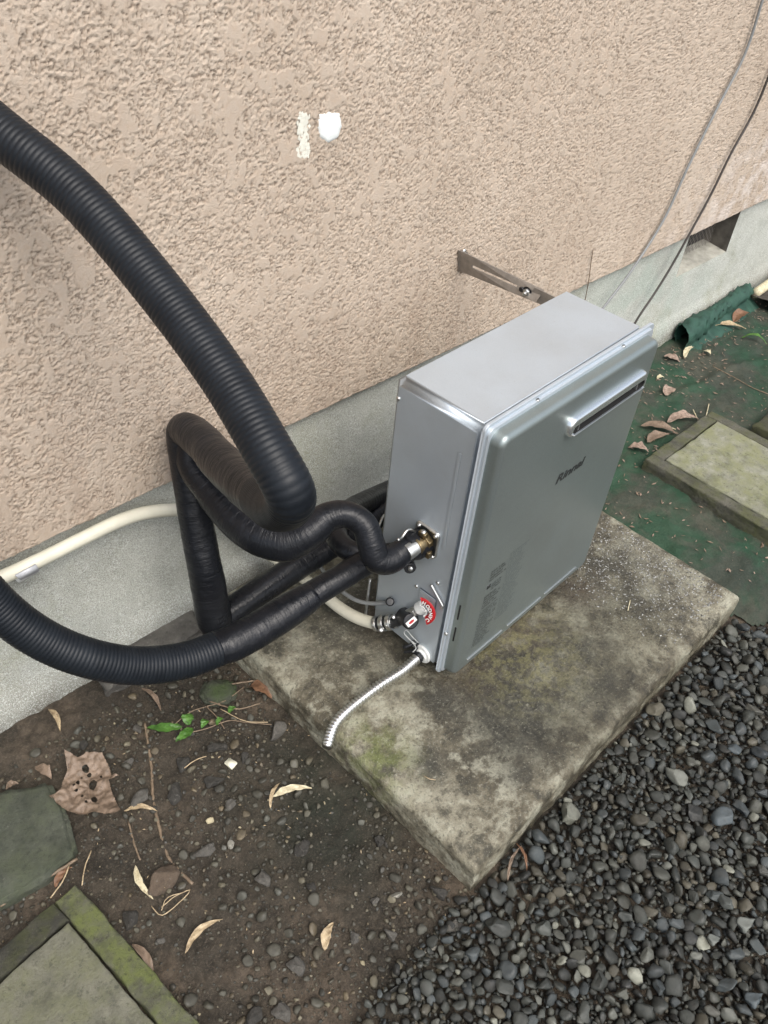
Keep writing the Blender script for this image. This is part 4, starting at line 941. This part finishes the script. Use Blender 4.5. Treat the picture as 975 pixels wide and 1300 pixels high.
# looping pipe behind
hoD = empty('looped_pipe', tuple(At(440, 690, 1.6)), 'short black pipe looping behind the S bend to the back of the heater', 'pipe')
L = [(540, 600, 2.02, .024), (505, 618, 1.95, .024), (475, 632, 1.84, .0235), (448, 645, 1.72, .0225), (430, 660, 1.62, .0215), (427, 680, 1.58, .021), (440, 697, 1.56, .0205), (462, 704, 1.56, .020), (490, 704, 1.57, .020), (512, 698, 1.565, .020)]
P, r = A4(L); tube('tape_wrap', P, r, TAPE, hoD, 28, .003, lumpy(.03, 20, 250))
tube('steel_strap', [At(462, 722, 1.64), At(484, 660, 1.75), At(490, 655, 1.78)], .0028, STEEL, seg=8); meta(bpy.data.objects['steel_strap'], 'thin steel strap between the black pipes behind the S bend', 'strap')
tube('support_rod', [At(470, 735, 1.70), At(466, 765, 1.72), At(463, 790, 1.74)], .0032, STEEL, seg=8); meta(bpy.data.objects['support_rod'], 'thin grey upright rod behind the cream pipe at the heater back corner', 'rod')
# ------------------------------------------------------------------ cream pipe
crm = empty('cream_pipe', tuple(Wr(235, 645, 0)), 'cream plastic pipe running along the foundation then down to the heater valve', 'pipe')
FOF = -.010
pts = [Wr(u, v, FOF) for u, v in ((-110, 785), (-50, 755), (0, 734), (50, 711), (100, 686), (150, 662), (190, 650), (232, 648), (270, 658), (305, 678))]
pts += [At(345, 706, 1.83), At(380, 730, 1.80), At(410, 754, 1.765), At(432, 772, 1.735), At(455, 785, 1.705), At(478, 792, 1.675)]
tube('pipe_run', pts, .0122, CREAM, crm, 20, .006)
# pipe clip near the left edge: saddle plus lower tab
def clipbox(px, off0, off1, name, mat, par):
    q = [Wr(u, v, 0) for u, v in px]; V = [p+WN*off0 for p in q]+[p+WN*off1 for p in q]
    bm = bmesh.new(); vs = [bm.verts.new(tuple(v)) for v in V]
    for f in ((0, 1, 2, 3), (7, 6, 5, 4), (0, 4, 5, 1), (1, 5, 6, 2), (2, 6, 7, 3), (3, 7, 4, 0)): bm.faces.new([vs[i] for i in f])
    bmesh.ops.recalc_face_normals(bm, faces=bm.faces); bmesh.ops.bevel(bm, geom=bm.edges[:], offset=.001, segments=2, affect='EDGES', clamp_overlap=True); return bmobj(name, bm, mat, par)
pc = empty('pipe_clip', tuple(Wr(30, 715)), 'metal and white saddle clip holding the cream pipe near the left edge', 'pipe clip')
clipbox([(10, 720), (37, 706), (41, 714), (17, 726)], -.026, -.0215, 'saddle', simple('pale_zinc', (.52, .53, .55), .5, .2, 90, .1, .0002), pc)
clipbox([(22, 739), (48, 725), (50, 729), (26, 743)], .004, .014, 'fixing_tab', WHITEP, pc)
# ------------------------------------------------------------------ valve, tag, flexible pipe
vp = Ax(541, 763, 0, 0)
va = empty('drain_valve', (0, vp[1], vp[2]), 'chrome valve joining the cream pipe to the heater with a red tag and black cap', 'valve')
X0 = lambda u, v, x=0.: Ax(u, v, 0, x)
inlet = X0(541, 768); jn = At(498, 791, 1.655)
box('valve_plate', (-.003, vp[1]-.024, vp[2]-.022), (.001, vp[1]+.018, vp[2]+.024), BODY, va, .002)
for u, v in ((550, 741), (561, 770)): pass
tube('plate_edge', [X0(547, 742, -.004), X0(563, 771, -.004)], .0028, STEEL, va, 8, .004)
cyl('inlet_stub', inlet, inlet*.45+jn*.55+np.array([0, 0, .004]), .0085, STEEL, va)
cyl('white_collar', inlet*.97+jn*.03, inlet*.80+jn*.20, .0128, WHITEP, va, 24)
cyl('hex_nut', inlet*.72+jn*.28, inlet*.56+jn*.44, .0105, BRIGHT, va, 6)
cyl('valve_body', inlet*.5+jn*.5, jn, .0120, BLACKP, va, 16)
a, b = At(476, 792, 1.675), At(503, 789, 1.65)
for k, (t0, t1, rr, m_) in enumerate(((0, .16, .0155, BRIGHT), (.16, .3, .0135, BLACKP), (.3, .5, .0165, BRIGHT), (.5, .62, .0138, DARK), (.62, .82, .0165, BRIGHT), (.82, 1.1, .013, STEEL))):
    cyl('hose_clamp', a+(b-a)*t0, a+(b-a)*t1, rr, m_, va, 18)
dome('clamp_screw', At(484, 799, 1.64), .006, BRIGHT, va, (0, -.4, 1)); dome('clamp_screw', At(500, 783, 1.63), .005, BRIGHT, va, (0, -.4, 1))
c0, c1 = At(516, 790, 1.625), At(522, 777, 1.635)
bk = cyl('black_cap', At(512, 781, 1.64), At(522, 789, 1.60), .0165, BLACKP, va, 24, .003)
# print on the cap: small white plate with a red oval
n_ = (CAM-At(521, 788, 1.6)); n_ /= np.linalg.norm(n_); up = U_-n_*(U_@n_); up /= np.linalg.norm(up); rt = np.cross(up, n_)
fx = (At(522, 789, 1.6)-At(512, 781, 1.64)); fx /= np.linalg.norm(fx)
e1 = At(527, 783, 1.6)-At(516, 791, 1.6); e1 -= fx*(e1@fx); e1 /= np.linalg.norm(e1); e2 = np.cross(fx, e1)
cc = At(522, 789, 1.6)+fx*.0006
M3 = lambda c, a, b, n: Matrix(((a[0], b[0], n[0], c[0]), (a[1], b[1], n[1], c[1]), (a[2], b[2], n[2], c[2]), (0, 0, 0, 1)))
lb = box('cap_sticker', (-.011, -.0052, 0), (.011, .0052, .0012), WHITEP, va, .0003, M3(cc, e1, e2, fx))
bm = bmesh.new(); bmesh.ops.create_circle(bm, cap_ends=True, segments=20, radius=1); bmesh.ops.transform(bm, matrix=M3(cc+fx*.0015, e1*.0065, e2*.0028, fx), verts=bm.verts); bmobj('oval_mark', bm, REDT, lb, False)
# red tag: a curved strip round the white collar
tg = X0(536, 774, -.015); dd = (jn-inlet)/np.linalg.norm(jn-inlet); dv_ = np.array([-1., 0, 0]); ta = np.cross(dd, [0, 0, 1]); ta /= np.linalg.norm(ta); tb = np.cross(ta, dd)
TA, TB = np.array([.25, -.97, 0.]), np.array([.2, 0., .98])
def tag_arc(name, r0, r1, a0, a1, off, mat, par, th=.0014, n=26):
    V = []; F = []
    for i in range(n+1):
        a = a0+(a1-a0)*i/n
        for rr, o_ in ((r0, 0), (r1, -.004), (r1, -.004-th), (r0, -th)): V.append(tg+dv_*(off-.016-o_)+(TA*math.cos(a)+TB*math.sin(a))*rr)
    for i in range(n):
        for k in range(4): F.append((i*4+k, i*4+(k+1) % 4, (i+1)*4+(k+1) % 4, (i+1)*4+k))
    F += [(0, 1, 2, 3), tuple(n*4+k for k in (3, 2, 1, 0))]
    return mesh(name, V, F, mat, par)
tgo = tag_arc('red_tag', .0135, .0300, math.radians(-50), math.radians(105), .016, REDT, va)
tag_arc('tag_edge', .0092, .0132, math.radians(-40), math.radians(100), .018, WHITEP, va, .001)
for ch, ang in zip('H O D N V C'.split(), (84, 60, 38, 16, -6, -27)):
    a = math.radians(ang); rad = TA*math.cos(a)+TB*math.sin(a); tan = -(-TA*math.sin(a)+TB*math.cos(a)); nn = np.cross(tan, rad)
    nn = nn if nn@(CAM-tg) > 0 else -nn
    pos = tg+dv_*.0068+rad*.0185
    text('tag_letter', ch, .0100, M3(pos-tan*.0032, tan, rad, nn), WHITEP, tgo, 0, .0003)
# cable and grommet, loop wire
gc = empty('grey_cable', tuple(X0(495, 766)), 'thin grey cable curving into a black grommet low on the heater side', 'cable')
tube('cable_run', [At(400, 712, 1.83), At(425, 742, 1.76), At(448, 760, 1.72), At(470, 766, 1.695), X0(494, 765, -.004)], .0042, GREYW, gc, 10, .005)
cyl('grommet', X0(495, 764, -.010), X0(495, 764, .002), .0085, BLACKP, gc, 16, .002)
lw = empty('wire_bundle', tuple(X0(520, 815)), 'small grey wire loop with black ties between the valve and the steel pipe', 'wire')
tube('wire_loop', [At(528, 818, 1.655), At(520, 812, 1.65), At(513, 804, 1.645), At(516, 800, 1.645), At(523, 808, 1.65), At(531, 816, 1.655)], .0011, WIREC, lw, 8, .002)
tube('wire_loop', [At(520, 812, 1.655), At(528, 822, 1.65), At(524, 828, 1.645)], .0010, WIREC, lw, 8, .002)
tube('black_ties', [At(512, 822, 1.67), At(522, 818, 1.665), At(533, 808, 1.67), At(528, 824, 1.66), At(514, 828, 1.675)], .0036, BLACKP, lw, 8, .002, lumpy(.4, 150, 7))
# stainless corrugated pipe
fp = empty('flexible_steel_pipe', tuple(X0(537, 831)), 'ribbed stainless steel flexible pipe dropping from the heater onto the slab edge', 'pipe')
fo_ = X0(537, 829)
fbase = cyl('white_flange', fo_+np.array([.001, 0, 0]), fo_+np.array([-.006, 0, 0]), .0205, WHITEP, fp, 28, .0015)
q0 = At(529, 836, 1.655); cyl('white_boss', fo_+np.array([-.004, 0, 0]), fo_*.45+q0*.55, .0135, WHITEP, fp, 20)
cyl('black_nut', fo_*.5+q0*.5, q0*1.0, .0120, BLACKP, fp, 6)
zs_ = -.02+.013
pp = [q0, At(510, 852, 1.635), At(485, 868, 1.615), G(462, 885, zs_+.008), G(440, 903, zs_+.002), G(427, 917, zs_+.002), G(420, 931, zs_), At(415, 948, (G(415, 948, zs_)-CAM)@F_)]
tube('ribbed_hose', pp, .0098, BRIGHT, fp, 20, .0008, lambda s, a, r, P: r*(1+.13*np.sin(2*np.pi*s/.0072)))
# ------------------------------------------------------------------ wall bracket
bk = empty('wall_bracket', tuple(Wr(583, 330)), 'slotted brown grey steel strap tying the heater back to the stucco wall', 'bracket')
TL, BL = Wr(583, 318, -.006), Wr(583, 344, -.006); TR, BR = Ax(690, 369, 1, .045), Ax(680, 384, 1, .045)
def bil(s, t): return (TL*(1-s)+TR*s)*(1-t)+(BL*(1-s)+BR*s)*t
nb = np.cross(TR-TL, BL-TL); nb /= np.linalg.norm(nb); nb = nb if nb@(CAM-TL) > 0 else -nb
SS = [0, .17, .19, .71, .73, .96, 1.0]; TT = [0, .42, .58, 1]
bm = bmesh.new(); D = {}
def bv(i, j, k):
    if (i, j, k) not in D: D[i, j, k] = bm.verts.new(tuple(bil(SS[i], TT[j])-nb*.0025*k))
    return D[i, j, k]
cells = [(i, j) for i in range(6) for j in range(3) if not (j == 1 and 1 <= i <= 3) ]
for (i, j) in cells:
    for k in (0, 1): bm.faces.new([bv(i, j, k), bv(i+1, j, k), bv(i+1, j+1, k), bv(i, j+1, k)])
    for (di, dj, a, b) in ((-1, 0, (i, j), (i, j+1)), (1, 0, (i+1, j), (i+1, j+1)), (0, -1, (i, j), (i+1, j)), (0, 1, (i, j+1), (i+1, j+1))):
        if (i+di, j+dj) not in cells: bm.faces.new([bv(*a, 0), bv(*b, 0), bv(*b, 1), bv(*a, 1)])
bmobj('slotted_strap', bm, BRACK, bk, False)
q = [Wr(583, 318, -.007), Wr(583, 344, -.007), Wr(594, 345, -.007), Wr(594, 320, -.007)]
bm = bmesh.new(); vs = [bm.verts.new(tuple(v+WN*o_)) for o_ in (0, .004) for v in q]
for f in ((0, 1, 2, 3), (7, 6, 5, 4), (0, 4, 5, 1), (1, 5, 6, 2), (2, 6, 7, 3), (3, 7, 4, 0)): bm.faces.new([vs[i] for i in f])
bmobj('wall_foot', bm, BRACK, bk, False); dome('foot_bolt', Wr(589, 319, -.012), .0055, BRIGHT, bk, tuple(-WN), .7)
bo = bil(.86, .5); cyl('bolt_nut', bo+nb*.0005, bo+nb*.007, .0075, STEEL, bk, 6, .0008); cyl('bolt_end', bo+nb*.006, bo+nb*.013, .0042, BRIGHT, bk, 12); cyl('washer', bo+nb*.0001, bo+nb*.0016, .0105, BLACKP, bk, 20)
bo2 = bil(.80, .5); cyl('bolt_nut', bo2+nb*.0005, bo2+nb*.005, .0065, BLACKP, bk, 6, .0008)
u0, u1 = Ax(688, 371, 1, .045), Ax(700, 377, 1, .0)
tp_ = bil(.97, .5); box('heater_tab', (tp_[0]+.002, -.001, tp_[2]-.016), (tp_[0]+.005, tp_[1]+.012, tp_[2]+.012), BRACK, bk, .0006)
# ------------------------------------------------------------------ cables on the wall, right
def cable(name, px, off, r, mat, label):
    pts = [Wr(u, v, off) for u, v in px]; meta(tube(name, pts, r, mat, seg=10, step=.01), label, 'cable')
cable('wall_cable', [(985, -60), (968, 0), (945, 70), (908, 142), (872, 215), (842, 280), (802, 343), (768, 388), (738, 430), (725, 470)], -.012, .0036, GREYW, 'light grey cable hanging down the wall, the left one of the pair')
cable('wall_cable', [(1030, -30), (985, 75), (958, 140), (928, 195), (902, 248), (872, 303), (850, 342), (830, 374), (808, 407), (785, 450), (770, 490)], -.014, .0036, DARKW, 'dark brown cable hanging down the wall, the right one of the pair')
